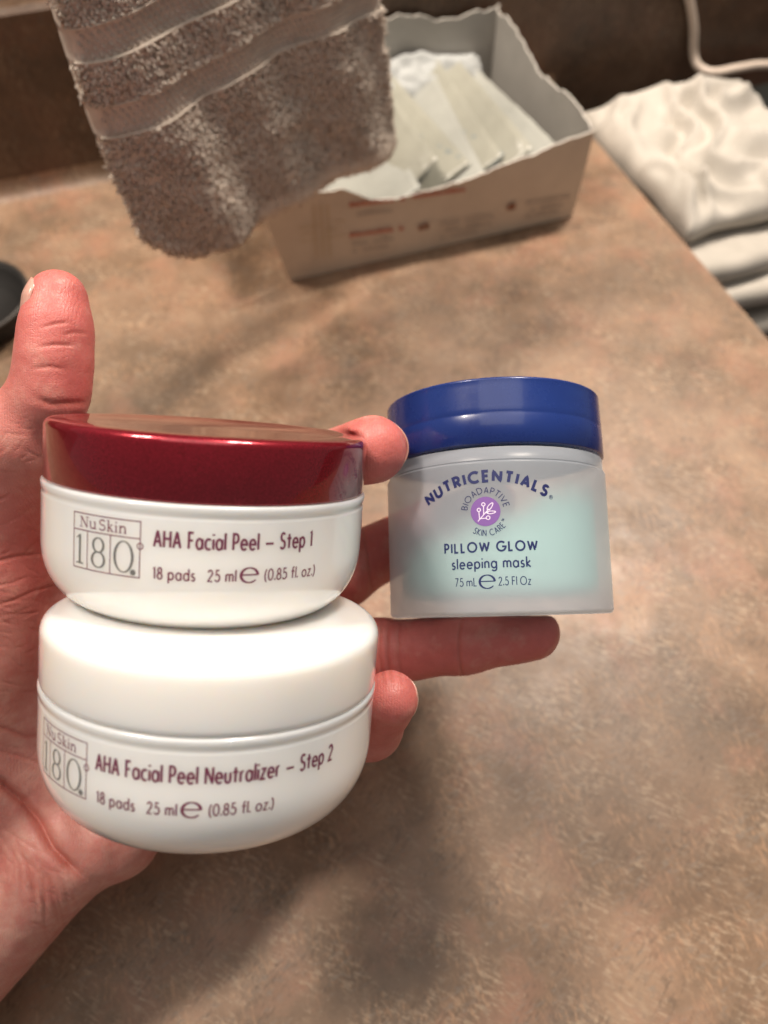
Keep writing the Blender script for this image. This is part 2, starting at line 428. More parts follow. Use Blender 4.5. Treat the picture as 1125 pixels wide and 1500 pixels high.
# ------------------------------------------------------------------ stroke lettering
def arc(cx, cy, rx, ry, a0, a1, n=None):
    n = n or max(4, int(abs(a1 - a0) / 12))
    return [(cx + rx * math.cos(R(a0 + (a1 - a0) * i / n)), cy + ry * math.sin(R(a0 + (a1 - a0) * i / n))) for i in range(n + 1)]
def ringp(cx, cy, rx, ry): return arc(cx, cy, rx, ry, 90, 450, 32)
XH = 0.64
G = {
 'A': (0.68, [[(0, 0), (0.34, 1), (0.68, 0)], [(0.115, 0.32), (0.565, 0.32)]]),
 'B': (0.50, [[(0, 0), (0, 1), (0.24, 1)] + arc(0.24, 0.765, 0.21, 0.235, 90, -90) + [(0, 0.53)], [(0.24, 0.53)] + arc(0.26, 0.265, 0.24, 0.265, 90, -90) + [(0, 0)]]),
 'C': (0.82, [arc(0.5, 0.5, 0.5, 0.5, 48, 312)]),
 'D': (0.72, [[(0, 0), (0, 1), (0.24, 1)] + arc(0.24, 0.5, 0.48, 0.5, 90, -90) + [(0, 0)]]),
 'E': (0.44, [[(0.44, 1), (0, 1), (0, 0), (0.44, 0)], [(0, 0.52), (0.40, 0.52)]]),
 'F': (0.44, [[(0.44, 1), (0, 1), (0, 0)], [(0, 0.52), (0.40, 0.52)]]),
 'G': (0.96, [arc(0.5, 0.5, 0.5, 0.5, 46, 352) + [(0.99, 0.47), (0.58, 0.47)]]),
 'H': (0.62, [[(0, 0), (0, 1)], [(0.62, 0), (0.62, 1)], [(0, 0.53), (0.62, 0.53)]]),
 'I': (0.0, [[(0, 0), (0, 1)]]),
 'K': (0.56, [[(0, 0), (0, 1)], [(0.52, 1), (0.02, 0.48), (0.57, 0)]]),
 'L': (0.40, [[(0, 1), (0, 0), (0.40, 0)]]),
 'N': (0.66, [[(0, 0), (0, 1), (0.66, 0), (0.66, 1)]]),
 'O': (1.0, [ringp(0.5, 0.5, 0.5, 0.5)]),
 'P': (0.48, [[(0, 0), (0, 1), (0.22, 1)] + arc(0.22, 0.725, 0.26, 0.275, 90, -90) + [(0, 0.45)]]),
 'R': (0.52, [[(0, 0), (0, 1), (0.22, 1)] + arc(0.22, 0.735, 0.25, 0.265, 90, -90) + [(0, 0.47)], [(0.22, 0.47), (0.52, 0)]]),
 'S': (0.50, [arc(0.26, 0.755, 0.215, 0.245, 35, 262) + arc(0.24, 0.255, 0.25, 0.26, 82, -150)]),
 'T': (0.56, [[(0, 1), (0.56, 1)], [(0.28, 1), (0.28, 0)]]),
 'U': (0.62, [[(0, 1), (0, 0.31)] + arc(0.31, 0.31, 0.31, 0.31, 180, 360) + [(0.62, 1)]]),
 'V': (0.68, [[(0, 1), (0.34, 0), (0.68, 1)]]),
 'W': (1.06, [[(0, 1), (0.27, 0), (0.53, 0.94), (0.79, 0), (1.06, 1)]]),
 'M': (0.8, [[(0, 0), (0.1, 1), (0.4, 0.2), (0.7, 1), (0.8, 0)]]),
 'a': (0.56, [ringp(0.28, XH / 2, 0.28, XH / 2), [(0.56, 0), (0.56, XH)]]),
 'c': (0.46, [arc(0.29, XH / 2, 0.29, XH / 2, 50, 310)]),
 'd': (0.56, [ringp(0.28, XH / 2, 0.28, XH / 2), [(0.56, 0), (0.56, 1.04)]]),
 'e': (0.58, [[(0.02, 0.33), (0.575, 0.33)] + arc(0.29, XH / 2, 0.285, XH / 2, 3, 318)]),
 'f': (0.36, [[(0.17, 0), (0.17, 0.84)] + arc(0.34, 0.86, 0.17, 0.16, 175, 80), [(-0.04, XH), (0.42, XH)]]),
 'g': (0.56, [ringp(0.28, XH / 2, 0.28, XH / 2), [(0.56, XH), (0.56, -0.08)] + arc(0.29, -0.08, 0.27, 0.22, 0, -150)]),
 'i': (0.0, [[(0, 0), (0, XH)], [(0, 0.86), (0, 0.97)]]),
 'k': (0.42, [[(0, 0), (0, 1.04)], [(0.40, XH), (0.02, 0.31), (0.44, 0)]]),
 'l': (0.0, [[(0, 0), (0, 1.04)]]),
 'm': (0.80, [[(0, 0), (0, XH)], [(0, 0.42)] + arc(0.2, 0.43, 0.2, 0.21, 180, 0) + [(0.4, 0)], [(0.4, 0.42)] + arc(0.6, 0.43, 0.2, 0.21, 180, 0) + [(0.8, 0)]]),
 'n': (0.44, [[(0, 0), (0, XH)], [(0, 0.40)] + arc(0.22, 0.41, 0.22, 0.23, 180, 0) + [(0.44, 0)]]),
 'o': (0.60, [ringp(0.30, XH / 2, 0.30, XH / 2)]),
 'p': (0.56, [ringp(0.28, XH / 2, 0.28, XH / 2), [(0, XH), (0, -0.34)]]),
 'r': (0.26, [[(0, 0), (0, XH)], [(0, 0.40)] + arc(0.20, 0.41, 0.20, 0.22, 180, 70)]),
 's': (0.36, [arc(0.19, 0.475, 0.15, 0.16, 40, 262) + arc(0.175, 0.165, 0.175, 0.165, 82, -150)]),
 't': (0.38, [[(0.19, 0), (0.19, 0.92)], [(-0.06, XH), (0.44, XH)]]),
 'u': (0.46, [[(0, XH), (0, 0.23)] + arc(0.23, 0.23, 0.23, 0.23, 180, 360) + [(0.46, XH)]]),
 'z': (0.42, [[(0.02, XH), (0.41, XH), (0, 0), (0.43, 0)]]),
 '0': (0.58, [ringp(0.29, 0.5, 0.29, 0.5)]),
 '1': (0.20, [[(0, 0.86), (0.18, 1.0), (0.18, 0)]]),
 '2': (0.50, [arc(0.25, 0.74, 0.23, 0.26, 165, -25) + [(0.0, 0.0), (0.52, 0.0)]]),
 '5': (0.50, [[(0.45, 1), (0.13, 1), (0.07, 0.58)] + arc(0.23, 0.32, 0.27, 0.32, 118, -150)]),
 '7': (0.48, [[(0, 1), (0.48, 1), (0.12, 0)]]),
 '8': (0.52, [ringp(0.26, 0.76, 0.20, 0.24), ringp(0.26, 0.26, 0.26, 0.26)]),
 '.': (0.0, [[(0, -0.02), (0, 0.14)]]),
 '-': (0.85, [[(0, 0.36), (0.85, 0.36)]]),
 '(': (0.16, [arc(0.42, 0.42, 0.42, 0.68, 122, 238)]),
 ')': (0.16, [arc(-0.26, 0.42, 0.42, 0.68, 58, -58)]),
}
GAP = 0.20
def text_strokes(s, gap=GAP, space=0.42):
    """strokes in cap-height units and the total width"""
    out, x = [], 0.0
    for ch in s:
        if ch == ' ':
            x += space; continue
        w, st = G[ch]
        for p in st: out.append([(px + x, py) for px, py in p])
        x += w + gap
    return out, x - gap

class Print:
    """flat lettering that is wrapped on a surface of revolution"""
    def __init__(s, prof, Rr, off=0.00006):
        s.v, s.f, s.prof, s.R, s.off, s.k = [], [], prof, Rr, off, 0
    def pt(s, x, h):
        a = x / (s.R * 1000); r = s.prof(h / 1000) + s.off + s.k * 2.5e-7
        return (r * math.sin(a), -r * math.cos(a), h / 1000)
    def stroke(s, pts, w):
        """pts in mm; w a width or a width for each point"""
        s.k += 1
        q, ww = [], []
        W = w if isinstance(w, list) else [w] * len(pts)
        for i in range(len(pts) - 1):
            (x0, y0), (x1, y1) = pts[i], pts[i + 1]
            d = math.hypot(x1 - x0, y1 - y0)
            if d < 1e-6: continue
            m = max(1, int(d / 0.6))
            for k in range(m):
                q.append((x0 + (x1 - x0) * k / m, y0 + (y1 - y0) * k / m)); ww.append(W[i] + (W[i + 1] - W[i]) * k / m)
        q.append(pts[-1]); ww.append(W[-1])
        closed = math.hypot(q[0][0] - q[-1][0], q[0][1] - q[-1][1]) < 1e-4
        base = len(s.v)
        n = len(q)
        for i in range(n):
            a = q[i - 1] if i else (q[-2] if closed else None)
            b = q[i + 1] if i < n - 1 else (q[1] if closed else None)
            def nrm(p0, p1):
                dx, dy = p1[0] - p0[0], p1[1] - p0[1]; l = math.hypot(dx, dy) or 1
                return (-dy / l, dx / l)
            n1 = nrm(a, q[i]) if a else None; n2 = nrm(q[i], b) if b else None
            n1 = n1 or n2; n2 = n2 or n1
            mx, my = n1[0] + n2[0], n1[1] + n2[1]; l2 = mx * mx + my * my
            if l2 < 0.30: mx, my, sc = n1[0], n1[1], 1.0
            else: sc = 2 / l2; 
            sc = min(sc, 1.6) if l2 >= 0.30 else 1.0
            h = ww[i] / 2
            s.v.append(s.pt(q[i][0] + mx * sc * h, q[i][1] + my * sc * h))
            s.v.append(s.pt(q[i][0] - mx * sc * h, q[i][1] - my * sc * h))
        for i in range(n - 1):
            s.f.append((base + 2 * i, base + 2 * i + 1, base + 2 * i + 3, base + 2 * i + 2))
    def text(s, t, x0, x1, h, cap, w, gap=GAP, space=0.42):
        st, wid = text_strokes(t, gap, space); sx = (x1 - x0 - w) / wid
        for p in st: s.stroke([(x0 + w / 2 + px * sx, h + w / 2 + py * (cap - w)) for px, py in p], w)
    def arctext(s, t, cx, cy, rad, a_mid, cap, w, sx=1.0, gap=GAP, inward=False, space=0.42):
        st, wid = text_strokes(t, gap, space)
        for p in st:
            o = []
            pd = []
            for (xa, ya), (xb, yb) in zip(p, p[1:]):
                m = max(1, int(math.hypot(xb - xa, yb - ya) / 0.15))
                pd += [(xa + (xb - xa) * k / m, ya + (yb - ya) * k / m) for k in range(m)]
            pd.append(p[-1])
            # rigid letters: turn each letter as a whole
            mx = None
            for px, py in pd:
                X = (px - wid / 2) * sx * (cap - w); Y = py * (cap - w)
                if inward: a = R(a_mid) + X / rad; r = rad - Y - w / 2
                else: a = R(a_mid) - X / rad; r = rad + Y + w / 2
                o.append((cx + r * math.cos(a), cy + r * math.sin(a)))
            s.stroke(o, w)
    def disc(s, cx, cy, r, n=48):
        s.k += 1
        base = len(s.v); rings = 4
        s.v.append(s.pt(cx, cy))
        for j in range(1, rings + 1):
            for i in range(n):
                t = 2 * math.pi * i / n; s.v.append(s.pt(cx + r * j / rings * math.cos(t), cy + r * j / rings * math.sin(t)))
        for i in range(n): s.f.append((base, base + 1 + i, base + 1 + (i + 1) % n))
        for j in range(rings - 1):
            for i in range(n):
                a = base + 1 + j * n; b = a + n; i2 = (i + 1) % n
                s.f.append((a + i, b + i, b + i2, a + i2))
    def estimated(s, cx, cy, hgt, w, wthin):
        """the e-mark: round e with heavy sides"""
        rx, ry = hgt * 0.52, hgt * 0.46
        p = arc(cx, cy, rx, ry, 2, 322, 44)
        ws = [wthin + (w - wthin) * abs(math.cos(math.atan2((y - cy) / ry, (x - cx) / rx))) ** 1.2 for x, y in p]
        for i in range(8): ws[-1 - i] = min(ws[-1 - i], wthin + (w - wthin) * i / 12)
        s.stroke(p, ws)
        s.stroke([(cx - rx * 0.95, cy + 0.03 * hgt), (cx + rx * 1.0, cy + 0.03 * hgt)], wthin * 1.1)
    def build(s, name, mat, parent):
        o = mesh(name, s.v, s.f, mat, parent, smooth=False)
        bm = bmesh.new(); bm.from_mesh(o.data)
        for f in bm.faces:
            c = f.calc_center_median()
            if f.normal.x * c.x + f.normal.y * c.y < 0: f.normal_flip()
        bm.to_mesh(o.data); bm.free()
        return o

# ------------------------------------------------------------------ jars
def pose(c, roll, pit):
    """matrix of a jar: local z = axis, local -y faces the camera"""
    ax = Vector((math.sin(roll) * math.cos(pit), math.cos(roll) * math.cos(pit), math.sin(pit))).normalized()
    fr = Vector((0, 0, 1)) - ax * ax.z; fr.normalize(); ri = ax.cross(fr)
    X, Y, Z = camdir(ri), -camdir(fr), camdir(ax)
    M = Matrix((X, Y, Z)).transposed().to_4x4(); M.translation = cam2w(c)
    return M, np.array(ax)
RJ = 0.0395
def jar_profile(hb, a=0.0128, b=0.0162, r=RJ):
    def f(h):
        y = (-h - (hb - b)) / b
        return r if y <= 0 else r - a + a * max(0.0, 1 - min(1, y) ** 2.25) ** (1 / 2.1)
    return f
def serif_180(P, x0, x1, yb, cap, sx, w, thin):
    """the three grey old-style numerals"""
    d = (x1 - x0) / 3
    c = x0 + d * 0.52
    P.stroke([(c, yb + w * 0.3), (c, yb + cap)], w)
    P.stroke([(c - 1.0 * sx, yb + cap * 0.86), (c, yb + cap)], thin)
    P.stroke([(c - 1.05 * sx, yb + thin / 2), (c + 1.05 * sx, yb + thin / 2)], thin * 1.2)
    c = x0 + d * 1.42
    for (yy, rx, ry) in ((0.76, 1.20, 0.235), (0.265, 1.5, 0.27)):
        p = ring_pts = arc(c, yb + cap * yy, rx * sx, cap * ry, 90, 450, 40)
        P.stroke(p, [thin + (w - thin) * abs(math.cos(R(90 + 9 * i))) ** 1.3 for i in range(41)])
    c = x0 + d * 2.42
    p = arc(c, yb + cap * 0.5, 1.72 * sx, cap * 0.5, 90, 450, 40)
    P.stroke(p, [thin + (w - thin) * abs(math.cos(R(90 + 9 * i))) ** 1.3 for i in range(41)])
def serif_word(P, x0, x1, yb, cap):
    """Nu Skin, in small spaced roman letters"""
    T, t = 0.34, 0.15
    u = (x1 - x0) / 10.2
    def st(xa, ya, xb, yb_, w): P.stroke([(x0 + xa * u, yb + ya * cap), (x0 + xb * u, yb + yb_ * cap)], w)
    def serif(x, y, h=0.36): st(x - h, y, x + h, y, t)
    # N
    st(0.3, 0, 0.3, 1, t * 1.2); st(0.3, 1, 1.7, 0, T); st(1.7, 0, 1.7, 1, t * 1.2); serif(0.25, 0); serif(1.75, 1); serif(0.15, 1, 0.25)
    # u
    P.stroke([(x0 + 2.5 * u, yb + 0.66 * cap), (x0 + 2.5 * u, yb + 0.2 * cap)] + [(x0 + a * u, yb + b * cap) for a, b in arc(2.95, 0.2, 0.45, 0.2, 180, 330)], T * 0.85)
    st(3.5, 0, 3.5, 0.68, T * 0.9); serif(3.6, 0, 0.25); serif(2.4, 0.66, 0.25); serif(3.4, 0.68, 0.22)
    # S
    S = arc(5.1, 0.755, 0.55, 0.245, 30, 262) + arc(5.05, 0.255, 0.62, 0.26, 82, -150)
    P.stroke([(x0 + a * u, yb + b * cap) for a, b in S], T * 0.8)
    # k
    st(6.35, 0, 6.35, 1.08, T * 0.9); st(6.4, 0.3, 7.05, 0.66, t); st(6.6, 0.38, 7.2, 0, T * 0.9); serif(6.35, 0, 0.3); serif(7.2, 0, 0.25); serif(7.0, 0.66, 0.22); serif(6.2, 1.06, 0.16)
    # i
    st(7.9, 0, 7.9, 0.66, T * 0.9); st(7.9, 0.88, 7.9, 1.02, T); serif(7.9, 0, 0.3); serif(7.8, 0.65, 0.18)
    # n
    st(8.7, 0, 8.7, 0.66, T * 0.9)
    P.stroke([(x0 + a * u, yb + b * cap) for a, b in [(8.72, 0.45)] + arc(9.2, 0.44, 0.45, 0.21, 160, 0) + [(9.65, 0.0)]], T * 0.85)
    serif(8.7, 0, 0.28); serif(9.65, 0, 0.28); serif(8.6, 0.65, 0.18)

DEG = RJ * 1000 * math.pi / 180        # mm of arc in one degree on the pad jars
def pad_jar(name, label, M, hb, lid_mat, lid_h, round_lid, title, xt, x_title_end, shift):
    root = empty(name, M)
    tag(root, label, 'jar', 'white pad jars stacked in the hand')
    f = jar_profile(hb)
    # body: seating lip, straight side, wide rounded foot
    prof = [(0.0, -0.0008), (RJ - 0.003, -0.0008), (RJ - 0.0012, -0.0008)]
    prof += arcprof(RJ - 0.0006, -0.0014, 0.0008, 90, -10, 5) + [(RJ + 0.0001, -0.0026), (RJ - 0.0003, -0.0031), (RJ, -0.0037)]
    n = 26
    for i in range(n + 1):
        h = -0.0042 - (hb - 0.0042 - 0.0008) * i / n
        prof.append((f(h), h))
    for i in range(1, 6):
        h = -hb + 0.0008 * (1 - i / 5) ** 2
        prof.append((f(h), h))
    prof += [(RJ - 0.0155, -hb), (RJ - 0.019, -hb + 0.0006), (0, -hb + 0.0006)]
    lathe('body', prof, M_WHITE, root, 160)
    # lid
    if round_lid:
        lp = [(RJ - 0.0016, -0.00065), (RJ - 0.0006, -0.00065), (RJ - 0.0001, -0.0002), (RJ, 0.0008), (RJ, lid_h - 0.0042)] + arcprof(RJ - 0.0030, lid_h - 0.0035, 0.0030, 4, 86, 10, 0.0033) + [(RJ - 0.0060, lid_h + 0.00004), (RJ - 0.012, lid_h + 0.0001), (RJ - 0.0145, lid_h), (0, lid_h)]
    else:
        lp = [(RJ - 0.0016, -0.00065), (RJ - 0.0008, -0.00065), (RJ - 0.0003, -0.0001), (RJ - 0.0003, lid_h - 0.0022)] + arcprof(RJ - 0.0021, lid_h - 0.0018, 0.0018, 0, 90, 10) + [(RJ - 0.004, lid_h + 0.0001), (RJ - 0.007, lid_h + 0.0001), (RJ - 0.0085, lid_h - 0.0002), (0, lid_h - 0.0002)]
    lathe('lid', lp, lid_mat, root, 160)
    # framed logo
    P = Print(f, RJ)
    x0, x1, yt, ys, yb = (-31.4 + shift) * DEG, (-6.7 + shift) * DEG, -4.9, -8.5, -16.8
    lw = 0.22
    P.stroke([(x0, yt), (x1, yt), (x1, yb), (x0, yb), (x0, yt)], lw)
    P.stroke([(x0, ys), (x1, ys)], lw)
    d = (x1 - x0)
    c1, c2 = x0 + d * 0.245, x0 + d * 0.60
    P.stroke([(c1, ys), (c1, yb)], lw); P.stroke([(c2, ys), (c2, yb)], lw)
    P.stroke(arc(x1, ys - 1.55, 0.62, 0.62, 0, 360, 24), lw)
    serif_word(P, x0 + d * 0.115, x1 - d * 0.16, ys + 0.75, 2.15)
    P.build('logo_frame', M_MAROON, root)
    Q = Print(f, RJ)
    w, th = 0.60, 0.25
    cp, by = 6.3, yb + 0.95
    c = x0 + d * 0.115
    Q.stroke([(c, by), (c, by + cp)], w); Q.stroke([(c - 1.0, by + cp * 0.87), (c, by + cp)], th); Q.stroke([(c - 1.05, by + th / 2), (c + 1.05, by + th / 2)], th * 1.2)
    c = x0 + d * 0.42
    for yy, rx, ry in ((0.755, 1.35, 0.245), (0.26, 1.6, 0.265)):
        Q.stroke(arc(c, by + cp * yy, rx, cp * ry, 90, 450, 40), [th + (w - th) * abs(math.cos(R(90 + 9 * i))) ** 1.3 for i in range(41)])
    c = x0 + d * 0.785
    Q.stroke(arc(c, by + cp * 0.5, 2.05, cp * 0.52, 90, 450, 40), [th + (w - th) * abs(math.cos(R(90 + 9 * i))) ** 1.3 for i in range(41)])
    Q.disc(x1 - 1.45, yb + 1.0, 0.62, 24)
    Q.build('logo_numerals', M_GREY, root)
    T = Print(f, RJ)
    T.text(title, xt * DEG, x_title_end * DEG, -10.0, 3.9, 0.50, gap=0.30, space=0.50)
    T.build('title_lettering', M_MAROON, root)
    V = Print(f, RJ)
    vb, vc, vw = -16.75, 2.75, 0.34
    s = shift
    V.text('18 pads', (-2.7 + s) * DEG, (10.2 + s) * DEG, vb, vc, vw, gap=0.32)
    V.text('25 ml', (13.6 + s) * DEG, (22.4 + s) * DEG, vb, vc, vw, gap=0.32)
    V.estimated((26.4 + s) * DEG, vb + 1.45, 3.5, 0.62, 0.30)
    V.text('(0.85 fl. oz.)', (31.2 + s) * DEG, (50.4 + s) * DEG, vb, vc, 0.32, gap=0.26)
    V.build('volume_lettering', M_MAROON, root)
    return root

C1, ROLL1, PIT1, HB1 = (-0.0444, 0.0086, -0.1921), 0.082, 0.158, 0.0306
C2, ROLL2, PIT2, HB2 = (-0.0416, -0.0380, -0.1846), 0.082, 0.132, 0.0305
MJ1, AX1 = pose(C1, ROLL1, PIT1)
MJ2, AX2 = pose(C2, ROLL2, PIT2)
pad_jar('pad_jar', 'white jar with metallic crimson lid, resting on top of the all-white jar', MJ1, HB1, M_RED, 0.0134, False, 'AHA Facial Peel - Step 1', -2.8, 48.4, 0.0)
pad_jar('pad_jar', 'all-white jar with white lid, bottom of the stack under the crimson-lidded jar', MJ2, HB2, M_WHITE, 0.0145, True, 'AHA Facial Peel Neutralizer - Step 2', -22.0, 53.0, -18.6)

# blue-lidded frosted jar
CB, ROLLB, PITB = (0.0350, 0.0145, -0.2401), -0.024, -0.1368
MB, AXB = pose(CB, ROLLB, PITB)
HBB, RB = 0.0472, 0.034
def cream_jar():
    root = empty('cream_jar', MB)
    tag(root, 'frosted jar with blue lid and mint cream inside, resting on a fingertip', 'jar')
    r0 = 0.0333
    outer = [(r0 - 0.004, -0.0008), (r0, -0.0008), (r0, -0.0042), (r0 + 0.0002, -0.0046)] + arcprof(RB - 0.0008, -0.0054, 0.0008, 85, 0, 8)
    outer += [(RB, -0.0054 - (HBB - 0.0068) * i / 14) for i in range(1, 15)]
    outer += arcprof(RB - 0.0014, -HBB + 0.0014, 0.0014, -8, -90, 6) + [(0.02, -HBB), (0, -HBB)]
    lathe('frosted_body', outer, M_FROST, root, 160)
    # cream: nested soft layers that thin out towards their edges
    t = NT('mint_cream'); tc = t.n('ShaderNodeTexCoord'); sep = t.n('ShaderNodeSeparateXYZ'); t.l(tc.outputs['Object'], sep.inputs[0])
    nz = t.noise(tc.outputs['Object'], 70, 3, 0.5)
    # upper limit falls towards the left side
    m1 = t.n('ShaderNodeMath', operation='MULTIPLY_ADD'); t.l(sep.outputs['X'], m1.inputs[0]); m1.inputs[1].default_value = -0.34; t.l(sep.outputs['Z'], m1.inputs[2])
    m2 = t.n('ShaderNodeMath', operation='MULTIPLY_ADD'); t.l(nz, m2.inputs[0]); m2.inputs[1].default_value = 0.014; t.l(m1.outputs[0], m2.inputs[2])
    def mr(src, a, b, c, d):
        x = t.n('ShaderNodeMapRange', interpolation_type='SMOOTHSTEP'); t.l(src, x.inputs[0])
        for i, q in enumerate((a, b, c, d)): x.inputs[i + 1].default_value = q
        return x.outputs[0]
    top_ = mr(m2.outputs[0], -0.021, -0.0075, 1, 0)
    bot = mr(sep.outputs['Z'], -0.0435, -0.036, 0, 1)
    al = t.n('ShaderNodeMath', operation='MULTIPLY'); t.l(top_, al.inputs[0]); t.l(bot, al.inputs[1])
    al2 = t.n('ShaderNodeMath', operation='MULTIPLY'); t.l(al.outputs[0], al2.inputs[0]); al2.inputs[1].default_value = 0.55
    t.set(Base_Color=(0.55, 0.90, 0.80), Roughness=0.5, Alpha=al2.outputs[0])
    for rr in (0.0300, 0.0284, 0.0264, 0.0238, 0.0205):
        lathe('cream_layer', [(0, -0.0035), (rr, -0.0035)] + [(rr, -0.0035 - 0.040 * i / 10) for i in range(1, 11)] + [(0, -0.0436)], t.m, root, 96)
    # opaque inner seal disc and lid
    lathe('seal_disc', [(0, -0.0004), (r0 - 0.0045, -0.0004), (r0 - 0.0045, -0.0012), (0, -0.0012)], M_FROST, root, 96)
    H = 0.0192
    lp = [(r0 - 0.002, 0.0), (RB - 0.0005, 0.0), (RB - 0.0001, 0.0004), (RB - 0.0002, 0.0085), (RB - 0.0003, 0.0088), (RB - 0.00022, 0.0091)]
    lp += [(RB - 0.00022 - 0.0003 * i / 6, 0.0091 + (H - 0.0100) * i / 6) for i in range(1, 7)]
    lp += arcprof(RB - 0.0012, H - 0.0008, 0.0007, 0, 90, 5) + [(0.02, H), (0, H)]
    lathe('lid', lp, M_BLUE, root, 160)
    f = lambda h: RB
    xc = -7.2
    A = Print(f, RB)
    A.arctext('NUTRICENTIALS', xc, -10.9 - 30.9, 30.9, 91.2, 3.6, 0.84, sx=1.05, gap=0.46)
    sx_, sy_ = 10.9, -16.0
    A.stroke(arc(sx_ - 0.2, sy_ + 0.75, 0.52, 0.52, 0, 360, 20), 0.13)
    A.text('R', sx_ - 0.43, sx_ + 0.05, sy_ + 0.46, 0.62, 0.13)
    A.build('arched_lettering', M_NAVY, root)
    dx, dy = xc - 0.55, -18.85
    B = Print(f, RB); B.disc(dx, dy, 4.05); B.build('emblem_disc', M_PURPLE, root)
    S = Print(f, RB, 0.00010); k = 4.05 / 98.0
    def e(x, y): return (dx + (x - 500) * k, dy + (400 - y) * k)
    lw = 0.24
    S.stroke([e(448, 464), e(524, 384)], lw)
    for a, b, c0, r in (((459, 448), (457, 400), (457, 388), 11), ((488, 421), (489, 365), (488, 353), 11), ((464, 446), (504, 446), (516, 443), 12)):
        S.stroke([e(*a), e(*b)], lw); q = e(*c0); S.stroke(arc(q[0], q[1], r * k, r * k, 0, 360, 20), lw)
    for c0, ang, l, wd in (((532, 368), 52, 28, 11), ((538, 408), 3, 28, 9)):
        pts = []
        for i in range(25):
            u = 2 * math.pi * i / 24; px, py = l * math.cos(u), wd * math.sin(u) * (1 - 0.25 * math.cos(u))
            ca, sa = math.cos(R(ang)), math.sin(R(ang))
            pts.append(e(c0[0] + px * ca - py * sa, c0[1] - px * sa - py * ca))
        S.stroke(pts, lw)
    S.stroke([e(500, 410), e(520, 408)], lw)
    S.build('emblem_sprig', M_LILAC, root)
    C = Print(f, RB)
    C.arctext('BIOADAPTIVE', dx, dy, 4.95, 92, 1.85, 0.21, sx=0.92, gap=0.34)
    C.arctext('SKIN CARE', dx, dy, 6.85, 279, 1.85, 0.21, sx=0.90, gap=0.30, inward=True, space=0.5)
    C.arctext('TM', dx, dy, 5.6, 331, 0.7, 0.12, sx=0.8, gap=0.2, inward=True)
    C.build('ring_lettering', M_NAVY, root)
    D = Print(f, RB)
    g = RB * 1000 * math.pi / 180
    D.text('PILLOW GLOW', -33.7 * g, 10.2 * g, -30.0, 3.0, 0.52, gap=0.40, space=0.5)
    D.text('sleeping mask', -30.2 * g, 6.6 * g, -34.45, 3.1, 0.42, gap=0.30, space=0.5)
    D.build('name_lettering', M_NAVY, root)
    E_ = Print(f, RB)
    E_.text('75 mL', -28.8 * g, -18.3 * g, -39.1, 2.4, 0.24, gap=0.28, space=0.3)
    E_.estimated(-13.6 * g, -37.95, 3.9, 0.62, 0.26)
    E_.text('2.5 Fl Oz', -8.6 * g, 6.2 * g, -39.1, 2.4, 0.24, gap=0.28, space=0.36)
    E_.build('volume_lettering', M_NAVY, root)
cream_jar()

